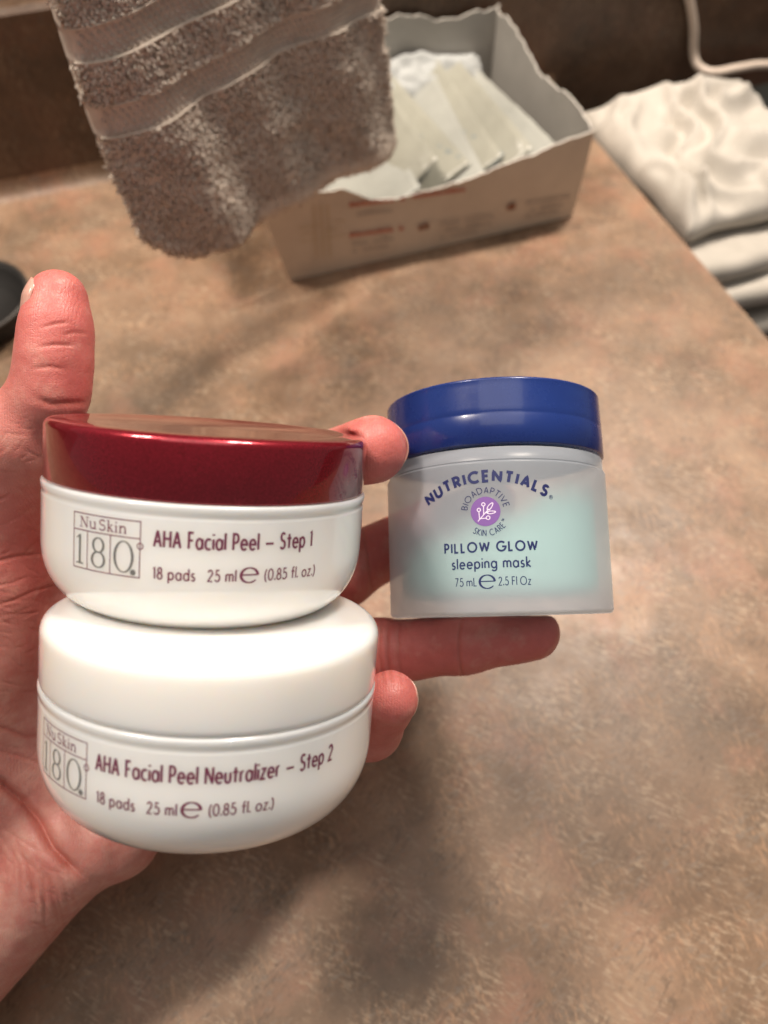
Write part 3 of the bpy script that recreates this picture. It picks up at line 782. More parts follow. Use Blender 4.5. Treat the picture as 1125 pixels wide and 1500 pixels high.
# ------------------------------------------------------------------ the hand (one continuous surface)
def hand():
    vox = 0.0009
    lo = np.array([-0.200, -0.200, -0.305]); hi = np.array([0.072, 0.086, -0.186])
    N = np.ceil((hi - lo) / vox).astype(int)
    ax = [(lo[i] + vox * np.arange(N[i])).astype(np.float32) for i in range(3)]
    D = np.full(N, 0.02, np.float32)
    def box(a, b, m):
        i0 = np.maximum(0, np.floor((np.minimum(a, b) - m - lo) / vox).astype(int))
        i1 = np.minimum(N, np.ceil((np.maximum(a, b) + m - lo) / vox).astype(int))
        return tuple(slice(i0[i], max(i0[i], i1[i])) for i in range(3))
    def cone(a, ra, b, rb, sl):
        x, y, z = ax[0][sl[0]][:, None, None], ax[1][sl[1]][None, :, None], ax[2][sl[2]][None, None, :]
        d = (b - a).astype(np.float32); L = float(d @ d)
        t = np.clip(((x - a[0]) * d[0] + (y - a[1]) * d[1] + (z - a[2]) * d[2]) / L, 0, 1)
        return np.sqrt((x - a[0] - t * d[0]) ** 2 + (y - a[1] - t * d[1]) ** 2 + (z - a[2] - t * d[2]) ** 2) - (ra + (rb - ra) * t)
    def smin(p, q, k):
        h = np.maximum(k - np.abs(p - q), 0) / k
        return np.minimum(p, q) - h * h * k * 0.25
    def add(pts, k, kin=None):
        """a chain of (u, v, depth, radius mm)"""
        P = [(U(u, v, d), r / 1000) for u, v, d, r in pts]
        rm = max(r for _, r in P) + 0.02
        A = np.min([p for p, _ in P], 0); B = np.max([p for p, _ in P], 0)
        sl = box(A, B, rm)
        ch = None
        for (a, ra), (b, rb) in zip(P, P[1:]):
            c = cone(a, ra, b, rb, sl)
            ch = c if ch is None else smin(ch, c, kin or 0.004)
        D[sl] = smin(D[sl], ch, k)
    # palm, heel, wrist and forearm
    add([(270, 700, 0.262, 12), (150, 860, 0.258, 14), (30, 1150, 0.250, 18)], 0.010)
    add([(290, 800, 0.264, 12.5), (170, 950, 0.262, 15), (60, 1190, 0.252, 17)], 0.010)
    add([(300, 920, 0.264, 12.5), (200, 1050, 0.262, 14), (90, 1215, 0.252, 16)], 0.010)
    add([(300, 1040, 0.258, 12), (240, 1130, 0.257, 14), (170, 1222, 0.2475, 13.6), (118, 1248, 0.2415, 13.0)], 0.008)
    add([(66, 1270, 0.246, 18.0), (-273, 1640, 0.250, 21)], 0.008)
    add([(-40, 1165, 0.246, 19), (-373, 1552, 0.250, 24)], 0.012)
    # ball of the thumb and the thumb
    add([(-16, 760, 0.2235, 15.5), (-40, 960, 0.2330, 19), (-30, 1110, 0.2400, 17)], 0.010)
    add([(150, 800, 0.2560, 12), (40, 800, 0.2440, 12), (-10, 740, 0.2300, 13)], 0.012)
    add([(-10, 742, 0.2215, 14.5), (30, 645, 0.2120, 12.4), (74, 570, 0.2065, 9.8)], 0.005, 0.004)
    add([(74, 582, 0.2065, 9.6), (79, 528, 0.2058, 9.5), (83, 482, 0.2056, 8.9), (85, 438, 0.2060, 7.8)], 0.003, 0.004)
    # fingers
    add([(262, 700, 0.262, 12), (380, 692, 0.266, 10.5), (474, 676, 0.244, 9.3), (546, 658, 0.2125, 9.7)], 0.004)
    add([(290, 800, 0.264, 12.2), (500, 838, 0.262, 11.8), (630, 772, 0.283, 10), (722, 735, 0.286, 8.8)], 0.004)
    add([(300, 925, 0.262, 12.2), (555, 957, 0.2405, 10.4), (680, 939, 0.2375, 9.8), (779, 927, 0.2362, 8.7)], 0.004)
    add([(300, 1045, 0.256, 11.5), (470, 1098, 0.246, 9.2), (543, 1066, 0.217, 8.4), (572, 1023, 0.2010, 7.5)], 0.004)
    # the jars press into the skin: nothing of the hand lies inside them
    X, Y, Z = ax[0][:, None, None], ax[1][None, :, None], ax[2][None, None, :]
    def carve(c, a, h0, h1, rad, rnd):
        sl = box(np.array(c) - 0.06, np.array(c) + 0.06, 0)
        x, y, z = ax[0][sl[0]][:, None, None] - c[0], ax[1][sl[1]][None, :, None] - c[1], ax[2][sl[2]][None, None, :] - c[2]
        h = x * a[0] + y * a[1] + z * a[2]
        rho = np.sqrt(np.maximum(x * x + y * y + z * z - h * h, 0))
        q0 = rho - (rad - rnd); q1 = np.abs(h - (h0 + h1) / 2) - ((h1 - h0) / 2 - rnd)
        d = np.sqrt(np.maximum(q0, 0) ** 2 + np.maximum(q1, 0) ** 2) + np.minimum(np.maximum(q0, q1), 0) - rnd
        k = 0.0015
        p, q = D[sl], -(d - 0.00015)
        hh = np.maximum(k - np.abs(p - q), 0) / k
        D[sl] = np.maximum(p, q) + hh * hh * k * 0.25
    carve(C1, AX1, -0.004, 0.0134, RJ, 0.001); carve(C1, AX1, -HB1, 0.0, RJ, 0.011)
    carve(C2, AX2, -0.004, 0.0145, RJ, 0.003); carve(C2, AX2, -HB2, 0.0, RJ, 0.013)
    carve(CB, AXB, -HBB, 0.0195, RB, 0.001)
    for s in ((0,), (-1,)):
        D[s[0], :, :] = 0.01; D[:, s[0], :] = 0.01; D[:, :, s[0]] = 0.01
    # surface nets
    ins = D < 0
    cs = np.zeros(N - 1, np.int8)
    for i in (0, 1):
        for j in (0, 1):
            for k in (0, 1):
                cs += ins[i:N[0] - 1 + i, j:N[1] - 1 + j, k:N[2] - 1 + k]
    cell = np.argwhere((cs > 0) & (cs < 8))
    idx = np.full(N - 1, -1, np.int32); idx[tuple(cell.T)] = np.arange(len(cell))
    acc = np.zeros((len(cell), 3)); cnt = np.zeros(len(cell))
    for a in range(3):
        o1, o2 = [b for b in range(3) if b != a]
        for s in (0, 1):
            for t in (0, 1):
                p = cell.copy(); p[:, o1] += s; p[:, o2] += t
                q = p.copy(); q[:, a] += 1
                v0, v1 = D[tuple(p.T)], D[tuple(q.T)]
                m = (v0 < 0) != (v1 < 0)
                w = np.where(m, v0 / np.where(m, v0 - v1, 1), 0)
                pp = p.astype(float); pp[:, a] += w
                acc[m] += pp[m]; cnt[m] += 1
    V = acc / cnt[:, None]
    faces = []
    for a in range(3):
        o1, o2 = (a + 1) % 3, (a + 2) % 3
        sA = [slice(None)] * 3; sB = [slice(None)] * 3
        sA[a] = slice(0, N[a] - 1); sB[a] = slice(1, N[a])
        e = np.argwhere(ins[tuple(sA)] != ins[tuple(sB)])
        e = e[(e[:, o1] > 0) & (e[:, o2] > 0) & (e[:, o1] < N[o1] - 1) & (e[:, o2] < N[o2] - 1)]
        fl = ins[tuple(e.T)]
        q = []
        for s, t in ((0, 0), (1, 0), (1, 1), (0, 1)):
            p = e.copy(); p[:, o1] -= 1 - s; p[:, o2] -= 1 - t
            q.append(idx[tuple(p.T)])
        q = np.stack(q, 1)
        q[~fl] = q[~fl][:, ::-1]
        faces.append(q)
    Fq = np.concatenate(faces)
    V = lo + V * vox
    # light smoothing
    def nbr(Vv):
        s = np.zeros_like(Vv); c = np.zeros(len(Vv))
        for i in range(4):
            a, b = Fq[:, i], Fq[:, (i + 1) % 4]
            for k in range(3):
                s[:, k] += np.bincount(a, Vv[b, k], len(Vv)) + np.bincount(b, Vv[a, k], len(Vv))
            c += np.bincount(a, minlength=len(Vv)) + np.bincount(b, minlength=len(Vv))
        return s / np.maximum(c, 1)[:, None]
    for lam in (0.5, -0.52) * 5 + (0.5,):
        V = V + lam * (nbr(V) - V)
    me = bpy.data.meshes.new('hand')
    me.from_pydata(V.tolist(), [], Fq.tolist())
    tmp = bpy.data.objects.new('hand_tmp', me); COL.objects.link(tmp)
    sm = tmp.modifiers.new('s', 'SUBSURF'); sm.levels = 1; sm.render_levels = 1
    dg = bpy.context.evaluated_depsgraph_get()
    me2 = bpy.data.meshes.new_from_object(tmp.evaluated_get(dg))
    bpy.data.objects.remove(tmp); bpy.data.meshes.remove(me)
    n = len(me2.vertices)
    P = np.empty(n * 3); me2.vertices.foreach_get('co', P); P = P.reshape(-1, 3)
    Nn = np.empty(n * 3); me2.vertices.foreach_get('normal', Nn); Nn = Nn.reshape(-1, 3)
    uu = CX + F_PX * P[:, 0] / -P[:, 2]; vv = CY - F_PX * P[:, 1] / -P[:, 2]
    front = (np.sum(Nn * -P, 1) > 0)
    mm = F_PX / -P[:, 2] / 1000                       # px per mm at that depth
    crease = np.zeros(n)
    def line(pts, depth, width):
        nonlocal crease
        d = np.full(n, 1e9)
        for (x0, y0), (x1, y1) in zip(pts, pts[1:]):
            L = (x1 - x0) ** 2 + (y1 - y0) ** 2
            t = np.clip(((uu - x0) * (x1 - x0) + (vv - y0) * (y1 - y0)) / L, 0, 1)
            taper = 1
            d = np.minimum(d, np.hypot(uu - x0 - t * (x1 - x0), vv - y0 - t * (y1 - y0)))
        # lines fade at both ends
        e0 = np.hypot(uu - pts[0][0], vv - pts[0][1]); e1 = np.hypot(uu - pts[-1][0], vv - pts[-1][1])
        L = sum(math.hypot(b[0] - a[0], b[1] - a[1]) for a, b in zip(pts, pts[1:]))
        fade = np.clip(np.minimum(e0, e1) / (0.25 * L) + 0.25, 0, 1)
        g = np.exp(-(d / mm / width) ** 2) * front * fade
        P[:] -= Nn * (g * depth / 1000)[:, None]
        crease = np.maximum(crease, g * min(1, depth / 0.5))
    # thumb joint and pad
    line([(60, 480), (82, 474), (101, 472)], 0.30, 0.4); line([(94, 490), (108, 487), (126, 488)], 0.25, 0.4)
    line([(58, 508), (78, 505), (110, 505)], 0.32, 0.45); line([(48, 539), (72, 537), (96, 541)], 0.25, 0.5)
    line([(52, 583), (75, 592), (130, 590)], 0.45, 1.0)
    # palm
    line([(-20, 738), (0, 732), (18, 722)], 0.18, 0.4); line([(-20, 775), (6, 768), (40, 752)], 0.12, 0.4)
    line([(-30, 828), (6, 820), (24, 815), (62, 811)], 0.40, 0.55); line([(-20, 862), (20, 853), (44, 843)], 0.20, 0.4)
    line([(-20, 890), (18, 880), (50, 866), (80, 858)], 0.30, 0.5); line([(-10, 905), (25, 898), (48, 888)], 0.16, 0.4)
    line([(-20, 1062), (10, 1068), (40, 1079), (66, 1077)], 0.45, 0.7); line([(-20, 1096), (25, 1106), (70, 1122)], 0.22, 0.6)
    rs = random.Random(3)
    for k in range(75):
        x, y = rs.uniform(-10, 58), rs.uniform(600, 1130)
        a = R(rs.choice((-18, -12, 8, 14, -40, 35)) + rs.uniform(-12, 12)); L = rs.uniform(14, 42)
        line([(x - L * math.cos(a) / 2, y - L * math.sin(a) / 2), (x + rs.uniform(-3, 3), y + rs.uniform(-2, 2)), (x + L * math.cos(a) / 2, y + L * math.sin(a) / 2)], rs.uniform(0.06, 0.17), rs.uniform(0.22, 0.36))
    for k in range(34):
        x = rs.uniform(-20, 110); y = 1190 + x * 0.75 + rs.uniform(10, 130)
        a = R(rs.choice((62, 70, 55, 25)) + rs.uniform(-12, 12)); L = rs.uniform(20, 70)
        line([(x - L * math.cos(a) / 2, y - L * math.sin(a) / 2), (x + rs.uniform(-4, 4), y + rs.uniform(-3, 3)), (x + L * math.cos(a) / 2, y + L * math.sin(a) / 2)], rs.uniform(0.08, 0.25), rs.uniform(0.28, 0.5))
    # fold at the foot of the thumb and wrist wrinkles
    line([(-30, 1130), (5, 1150), (35, 1176), (58, 1206), (74, 1240), (98, 1268), (132, 1294)], 2.0, 1.9)
    line([(-30, 1132), (5, 1152), (35, 1178), (58, 1208), (74, 1242), (98, 1270), (132, 1296)], 0.8, 0.6)
    for k in range(12):
        x = -40 + k * 11 + random.uniform(-4, 4); y = 1185 + k * 9 + random.uniform(-10, 10)
        line([(x, y), (x + 16 + random.uniform(-6, 6), y + 34), (x + 22 + random.uniform(-8, 8), y + 75 + random.uniform(-20, 20))], random.uniform(0.2, 0.45), random.uniform(0.5, 0.9))
    # soft bulges of the heel of the hand
    for (cx, cy, r, h) in ((112, 1262, 20, -0.5), (150, 1235, 16, 0.6), (92, 1215, 22, 0.7), (168, 1262, 12, -0.4)):
        g = np.exp(-((uu - cx) ** 2 + (vv - cy) ** 2) / r ** 2) * front
        P += Nn * (g * h / 1000)[:, None]
    # finger creases
    for x, d in ((559, 0.3), (571, 0.35), (587, 0.28), (676, 0.4)):
        line([(x, 900), (x - 4, 930), (x - 4, 960), (x + 3, 1003)], d, 0.5)
    line([(530, 765), (540, 815), (545, 870)], 0.4, 0.6)
    line([(519, 622), (533, 630), (540, 652)], 0.0, 0.6)
    # large-scale unevenness
    P += Nn * (vnoise(P[:, 0] * 120, P[:, 1] * 120, P[:, 2] * 120, 3) * 0.00022 + vnoise(P[:, 0] * 420, P[:, 1] * 420, P[:, 2] * 420, 5) * 0.00006)[:, None]
    # blood shows most in the finger ends
    flush = np.zeros(n)
    for (u, v, d, r) in ((84, 470, 0.206, 30), (100, 560, 0.206, 18), (560, 655, 0.212, 26), (770, 925, 0.236, 60), (572, 1030, 0.203, 26), (545, 815, 0.262, 30), (620, 945, 0.24, 40), (60, 760, 0.23, 30)):
        c = U(u, v, d); flush = np.maximum(flush, np.exp(-np.sum((P - c) ** 2, 1) / (r / 1000) ** 2))
    flush = np.clip(flush * 0.85 + 0.12, 0, 1)
    # to the world
    Mw = np.array([[RT.x, UP.x, -FWD.x], [RT.y, UP.y, -FWD.y], [RT.z, UP.z, -FWD.z]])
    base = cam2w(U(30, 1250, 0.247))
    Wp = P @ Mw.T + np.array([0, 0, CAM_H]) - np.array(base)
    me2.vertices.foreach_set('co', Wp.ravel())
    for nm, arr in (('flush', flush), ('crease', np.clip(crease, 0, 1) * 0.8)):
        at = me2.attributes.new(nm, 'FLOAT', 'POINT'); at.data.foreach_set('value', arr.astype(np.float32))
    me2.name = 'hand'
    o = link('hand', me2, M_SKIN)
    o.location = base
    tag(o, 'left hand with pink skin, thumb up and palm open, gripping the jars', 'hand')
    bpy.context.view_layer.update()
    # nails
    def nail(c, a, nrm, r, half, l0, l1, wfree=0.0):
        a = Vector(a).normalized(); nn = Vector(nrm); nn = (nn - a * nn.dot(a)).normalized(); b = a.cross(nn)
        vs, fs = [], []; nu, nv = 18, 14
        for i in range(nu + 1):
            s = i / nu
            for j in range(nv + 1):
                t = j / nv * 2 - 1
                # rounded outline at both ends
                L = l0 + (l1 - l0) * s
                edge = (1 - 0.16 * (2 * s - 1) ** 4)
                ph = t * R(half) * edge
                end = -0.0016 * (t * t) * (1 if s > 0.5 else -1) * abs(2 * s - 1)
                rr = r - 0.0016 * max(0, s - 0.55) ** 1.5 * 4 - 0.0005 * (1 - s) - 0.0004 * t ** 6
                vs.append(Vector(c) + a * (L + end) + nn * (rr * math.cos(ph)) + b * (rr * math.sin(ph)))
        for i in range(nu):
            for j in range(nv):
                k = i * (nv + 1) + j; fs.append((k, k + 1, k + nv + 2, k + nv + 1))
        vs = [cam2w(v) - base for v in vs]
        q = mesh('fingernail', vs, fs, M_NAIL, o)
        s = q.modifiers.new('thickness', 'SOLIDIFY'); s.thickness = 0.0005; s.offset = 0
        return q
    nail(U(84, 449, 0.2060), (0.15, 1, 0), (-1.0, 0, 0.26), 0.0091, 50, -0.0065, 0.0062)
    d1 = U(546, 658, 0.212) - U(452, 668, 0.244)
    nail(U(546, 658, 0.212), d1, (0.74, 0.16, -0.62), 0.0099, 62, -0.006, 0.0060)
    d2 = U(572, 1023, 0.2010) - U(543, 1066, 0.217)
    nail(U(572, 1023, 0.2010), d2, (0.80, -0.1, -0.62), 0.0077, 60, -0.006, 0.0046)
hand()

# ------------------------------------------------------------------ hanging towel
def towel():
    A, B = Vector((-0.113, 0.297, 0)), Vector((0.005, 0.420, 0))
    W = B - A; wid = W.length; X = W.normalized(); Nf = Vector((X.y, -X.x, 0))       # Nf faces the viewer
    ZT = 0.285
    def zb(s): return 0.0825 - 0.010 * s - 0.004 * math.sin(s * math.pi) + 0.020 * max(0.0, 1 - s / 0.16) ** 2
    base = A + W * 0.5; base.z = 0.07
    root = empty('hand_towel', Matrix.Translation(base))
    tag(root, 'taupe terry hand towel with woven bands hanging above the counter', 'towel')
    bands = ((0.1835, 0.1955), (0.1535, 0.1665))
    nS, nZ = 110, 150
    def surf(s, q, side):
        """s across, q down (0 top, 1 hem), side +1 front / -1 back"""
        z0 = zb(s); z = ZT + (z0 - ZT) * q
        edge = min(1.0, max(0.0, min(s / 0.055, (1 - s) / 0.03)))
        th = 0.0062 * math.sqrt(max(0, 1 - (1 - edge) ** 2))
        d = max(0.0, (z - z0)) / 0.007
        if d < 1: th *= math.sqrt(max(0, 1 - (1 - d) ** 2))
        wv = 0.0036 * math.sin(s * 8.0 + 0.2) * min(1, q * 1.4) + 0.003 * math.sin(s * 21 + z * 30) * min(1, q) - 0.006 * (s - 0.5) ** 2
        if side > 0:
            inb = any(a < z < b for a, b in bands)
            near = min(min(abs(z - a), abs(z - b)) for a, b in bands)
            if inb: th -= 0.0016 * min(1, edge * 2)
            th += 0.0012 * math.exp(-(near / 0.0009) ** 2)
            th += 0.0016 * float(vnoise(s * 14, z * 90, 0.5, 2)) * (0 if inb else 1) * edge
        lean = 0.010 * (0.5 - s) * q
        p = A + W * s + Nf * (wv + side * th) + X * (-0.006 * math.sin(q * 3) * (1 - s) - 0.016 * s * s * min(1.0, max(0.0, (z - z0) / 0.09)))
        p.z = z
        return p - base
    vs, fs, fb = [], [], []
    for side in (1, -1):
        off = len(vs)
        for i in range(nS + 1):
            for j in range(nZ + 1):
                vs.append(surf(i / nS, j / nZ, side))
        for i in range(nS):
            for j in range(nZ):
                k = off + i * (nZ + 1) + j
                f = (k, k + 1, k + nZ + 2, k + nZ + 1)
                fs.append(f if side > 0 else f[::-1])
    o = mesh('towel_cloth', vs, fs, M_TERRY, root)
    bm = bmesh.new(); bm.from_mesh(o.data); bmesh.ops.remove_doubles(bm, verts=bm.verts, dist=0.00005); bmesh.ops.recalc_face_normals(bm, faces=bm.faces); bm.to_mesh(o.data); bm.free()
    # woven dobby bands: raised diamonds and two cords each
    for (a, b) in bands:
        bv, bf = [], []
        rows, cols = 5, 56
        for r_ in range(rows):
            for c_ in range(cols):
                s = (c_ + 0.5 + 0.5 * (r_ % 2)) / cols * 0.97 + 0.015
                z = a + (b - a) * (r_ + 0.5) / rows
                q = (z - ZT) / (zb(s) - ZT)
                p = surf(s, q, 1)
                k = len(bv); hw, hh, up_ = 0.00135, 0.00120, 0.0022
                e1 = (surf(min(1, s + 0.004), q, 1) - surf(max(0, s - 0.004), q, 1)).normalized()
                nn = Vector((e1.y, -e1.x, 0)).normalized()
                bv += [p - e1 * hw, p + Vector((0, 0, hh)), p + e1 * hw, p - Vector((0, 0, hh)), p + nn * up_]
                bf += [(k, k + 4, k + 1), (k + 1, k + 4, k + 2), (k + 2, k + 4, k + 3), (k + 3, k + 4, k)]
        bo = mesh('woven_band', bv, bf, M_BAND, root); bo['kind'] = 'stuff'
        for z in (a, b):
            pts = [surf(0.004 + 0.992 * i / 90, (z - ZT) / (zb(0.004 + 0.992 * i / 90) - ZT), 1) for i in range(91)]
            tube('band_cord', pts, 0.0005, M_BAND, root, 8)
    # terry loops
    pv, pf = [], []
    def loop(p, nn, t1, h, w):
        k = len(pv)
        t2 = nn.cross(t1)
        tilt = t1 * random.uniform(-0.7, 0.7) + t2 * random.uniform(-0.9, 0.4)
        d = random.uniform(0, 6.28); s1 = t1 * math.cos(d) + t2 * math.sin(d); s2 = nn.cross(s1)
        top_ = p + nn * h + tilt * h * 0.7
        for f_, q in ((0.0, -1.0), (0.55, -0.85), (1.0, 0.0), (0.55, 0.85), (0.0, 1.0)):
            c = p + (top_ - p) * f_ + s1 * (q * w * 0.9)
            pv.append(c - s2 * w * 0.42); pv.append(c + s2 * w * 0.42 + nn * w * 0.1)
        for i in range(4):
            pf.append((k + 2 * i, k + 2 * i + 1, k + 2 * i + 3, k + 2 * i + 2))
    n = 0
    while n < 24000:
        s = random.random(); z = random.uniform(0.066, 0.262)
        if z < zb(s) + 0.0005: continue
        if any(a - 0.0006 < z < b + 0.0006 for a, b in bands): continue
        q = (z - ZT) / (zb(s) - ZT)
        if vnoise(s * 40, z * 260, 0.3, 9) < -0.55: continue
        if s > 0.40 and z < zb(s) + 0.012 and random.random() < 0.75: continue
        p = surf(s, q, 1)
        e1 = surf(min(1, s + 0.003), q, 1) - surf(max(0, s - 0.003), q, 1); e2 = surf(s, min(1, q + 0.004), 1) - surf(s, max(0, q - 0.004), 1)
        nn = e1.cross(e2)
        if nn.length < 1e-12: nn = Nf.copy()
        nn.normalize()
        if nn.dot(Nf) < 0: nn = -nn
        if s < 0.03: nn = (nn - X * 0.8).normalized()
        if s > 0.97: nn = (nn + X * 0.8).normalized()
        if z < zb(s) + 0.006: nn = (nn + Vector((0, 0, -0.7))).normalized()
        t1 = X - nn * X.dot(nn); t1.normalize()
        loop(p - nn * 0.0004, nn, t1, random.uniform(0.0013, 0.0028), random.uniform(0.0007, 0.0012)); n += 1
    po = mesh('terry_loops', pv, pf, M_TERRY, root); po['kind'] = 'stuff'
    # ribbed hem along the lower edge
    hv, hf = [], []
    for i in range(36):
        s = 0.40 + 0.585 * i / 35
        for z0_, z1_ in ((0.0015, 0.013),):
            k = len(hv); m = 7
            for j in range(m):
                z = zb(s) + z0_ + (z1_ - z0_) * j / (m - 1)
                q = (z - ZT) / (zb(s) - ZT); p = surf(s, q, 1)
                b_ = 0.0020 * math.sin(math.pi * (0.12 + 0.76 * j / (m - 1)))
                hv += [p - X * 0.0014, p - X * 0.0006 + Nf * b_, p + X * 0.0006 + Nf * b_, p + X * 0.0014]
            for j in range(m - 1):
                for c_ in range(3):
                    a = k + 4 * j + c_; hf.append((a, a + 1, a + 5, a + 4))
    ho = mesh('hem_ribs', hv, hf, M_BAND, root); ho['kind'] = 'stuff'
    # the arm it hangs from
    bar = tube('towel_bar', [A - X * 0.03 + Vector((0, 0, ZT - 0.004)), B + X * 0.28 + Vector((0, 0, ZT - 0.004))], 0.0045, M_CHROME, None, 20)
    tag(bar, 'slim chrome towel arm holding up the taupe towel', 'towel bar')
towel()

# ------------------------------------------------------------------ torn carton with sachets
P0, P1 = at_z(425, 413), at_z(838, 318)
BX = (P1 - P0).normalized(); BL = (P1 - P0).length; BY = Vector((-BX.y, BX.x, 0))
BD, BH = 0.148, 0.061
def carton():
    root = empty('carton', Matrix.Translation(P0))
    tag(root, 'torn open white carton with faded red print, full of sachets', 'box')
    TH = 0.0009
    def prof_front(s):
        pts = [(0, 0.060), (0.10, 0.062), (0.22, 0.058), (0.30, 0.0475), (0.36, 0.0445), (0.5, 0.046), (0.62, 0.050), (0.74, 0.0545), (0.80, 0.0555), (0.86, 0.059), (0.93, 0.0605), (1, 0.063)]
        return float(np.interp(s, [p[0] for p in pts], [p[1] for p in pts]))
    def panel(name, o, d, L, hf, nrm, mat, rag, flare=None):
        n = 120
        vs, fs = [], []
        m = 8
        for i in range(n + 1):
            s = i / n
            h = hf(s) + rag * (float(vnoise(s * 34, 1.3, 0.2, len(name))) + 0.6 * float(vnoise(s * 90, 2.3, 0.2, 4)))
            for k in (0, 1):
                for j in range(m + 1):
                    q = j / m
                    off = nrm * (-TH * k + 0.0008 * math.sin(s * 7 + q * 3) * q)
                    p = o + d * (L * s) + Vector((0, 0, h * q)) + off
                    if flare: p = p + flare(s, q)
                    vs.append(p)
        w = 2 * (m + 1)
        for i in range(n):
            for j in range(m):
                a = i * w + j
                fs.append((a, a + w, a + w + 1, a + 1)); a += m + 1
                fs.append((a, a + 1, a + w + 1, a + w))
            a = i * w + m; fs.append((a, a + w, a + w + m + 1, a + m + 1))
            a = i * w; fs.append((a, a + m + 1, a + w + m + 1, a + w))
        for a in (0, n * w): fs.append(tuple([a + j for j in range(m + 1)] + [a + m + 1 + j for j in range(m, -1, -1)]))
        o_ = mesh(name, vs, fs, mat, root, smooth=False)
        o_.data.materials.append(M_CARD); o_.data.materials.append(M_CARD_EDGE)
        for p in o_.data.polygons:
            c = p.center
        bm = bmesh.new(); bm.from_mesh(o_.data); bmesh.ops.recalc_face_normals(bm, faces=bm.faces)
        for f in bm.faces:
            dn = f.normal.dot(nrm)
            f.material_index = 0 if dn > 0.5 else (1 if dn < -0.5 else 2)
        bm.to_mesh(o_.data); bm.free()
        return o_
    Z0 = Vector((0, 0, 0.0004))
    fl = lambda s, q: BX * (-0.012 * q * max(0, 1 - s * 2.2)) + BY * (-0.002 * q)
    front = panel('front_panel', Z0, BX, BL, prof_front, -BY, M_CARD_OUT, 0.0009, fl)
    panel('side_panel', Z0 + BX * (BL - 0.0005) + BY * 0.0015, BY, BD - 0.003, lambda s: 0.063 + 0.004 * s + 0.004 * math.sin(s * 9), BX, M_CARD_OUT, 0.0016)
    panel('side_panel', Z0 + BX * 0.0005 + BY * 0.0015, BY, BD - 0.003, lambda s: 0.060 + 0.006 * s, -BX, M_CARD_OUT, 0.0014, lambda s, q: BX * (-0.012 * q * (1 - s)))
    panel('back_panel', Z0 + BY * BD, BX, BL, lambda s: 0.066 + 0.010 * math.exp(-((s - 0.66) / 0.14) ** 2) + 0.002 * math.sin(s * 15) + 0.004 * max(0, s - 0.8) * 5, BY, M_CARD_OUT, 0.0018)
    bv = [Z0 + BX * 0.001 + BY * 0.001, Z0 + BX * (BL - 0.001) + BY * 0.001, Z0 + BX * (BL - 0.001) + BY * (BD - 0.001), Z0 + BX * 0.001 + BY * (BD - 0.001)]
    mesh('bottom_panel', bv + [v + Vector((0, 0, TH)) for v in bv], [(0, 3, 2, 1), (4, 5, 6, 7), (0, 1, 5, 4), (1, 2, 6, 5), (2, 3, 7, 6), (3, 0, 4, 7)], M_CARD, root, smooth=False)
    # faded print on the front: lines too blurred to read, two little squares and a cross of pale lines
    nrm = -BY
    def onf(u, v): return at_plane(u, v, P0 - BY * 0.0024, nrm) - P0
    def strip(q, name, mat):
        for (u0, v0, u1, v1, th) in q:
            vs = []; fs = []
            a, b = onf(u0, v0), onf(u1, v1); n = max(1, int((b - a).length / 0.0035))
            for i in range(n):
                if random.random() < 0.12: continue
                p = a + (b - a) * (i + 0.06) / n; r = a + (b - a) * (i + 0.90) / n
                hh = Vector((0, 0, th * random.uniform(0.6, 1.0)))
                k = len(vs); vs += [p, r, r + hh, p + hh]; fs.append((k, k + 1, k + 2, k + 3))
            mesh(name, vs, fs, mat, front, smooth=False)
    strip([(512, 304, 602, 292, 0.0032), (604, 291, 682, 280, 0.0032), (512, 348, 592, 337, 0.0036)], 'red_print_line', M_REDINK)
    strip([(514, 318, 575, 310, 0.002), (516, 360, 578, 351, 0.002), (516, 370, 570, 362, 0.002), (644, 330, 724, 318, 0.002), (644, 340, 720, 329, 0.002), (644, 350, 700, 341, 0.002), (770, 300, 836, 289, 0.002), (770, 310, 832, 300, 0.002), (770, 320, 820, 311, 0.002)], 'grey_print_line', M_GREYINK)
    strip([(613, 338, 629, 335, 0.0065), (742, 309, 756, 306, 0.0065)], 'brown_square', M_BROWNINK)
    strip([(440, 345, 508, 334, 0.0008), (438, 335, 506, 324, 0.0008), (440, 355, 508, 345, 0.0008)] + [], 'orange_print_line', M_ORANGEINK)
    vv, ff = [], []
    for u in (464, 474, 484):
        a, b = onf(u, 378), onf(u - 4, 300); k = len(vv); w = BX * 0.0004
        vv += [a - w, a + w, b + w, b - w]; ff.append((k, k + 1, k + 2, k + 3))
    mesh('orange_bars', vv, ff, M_ORANGEINK, front, smooth=False)
carton()

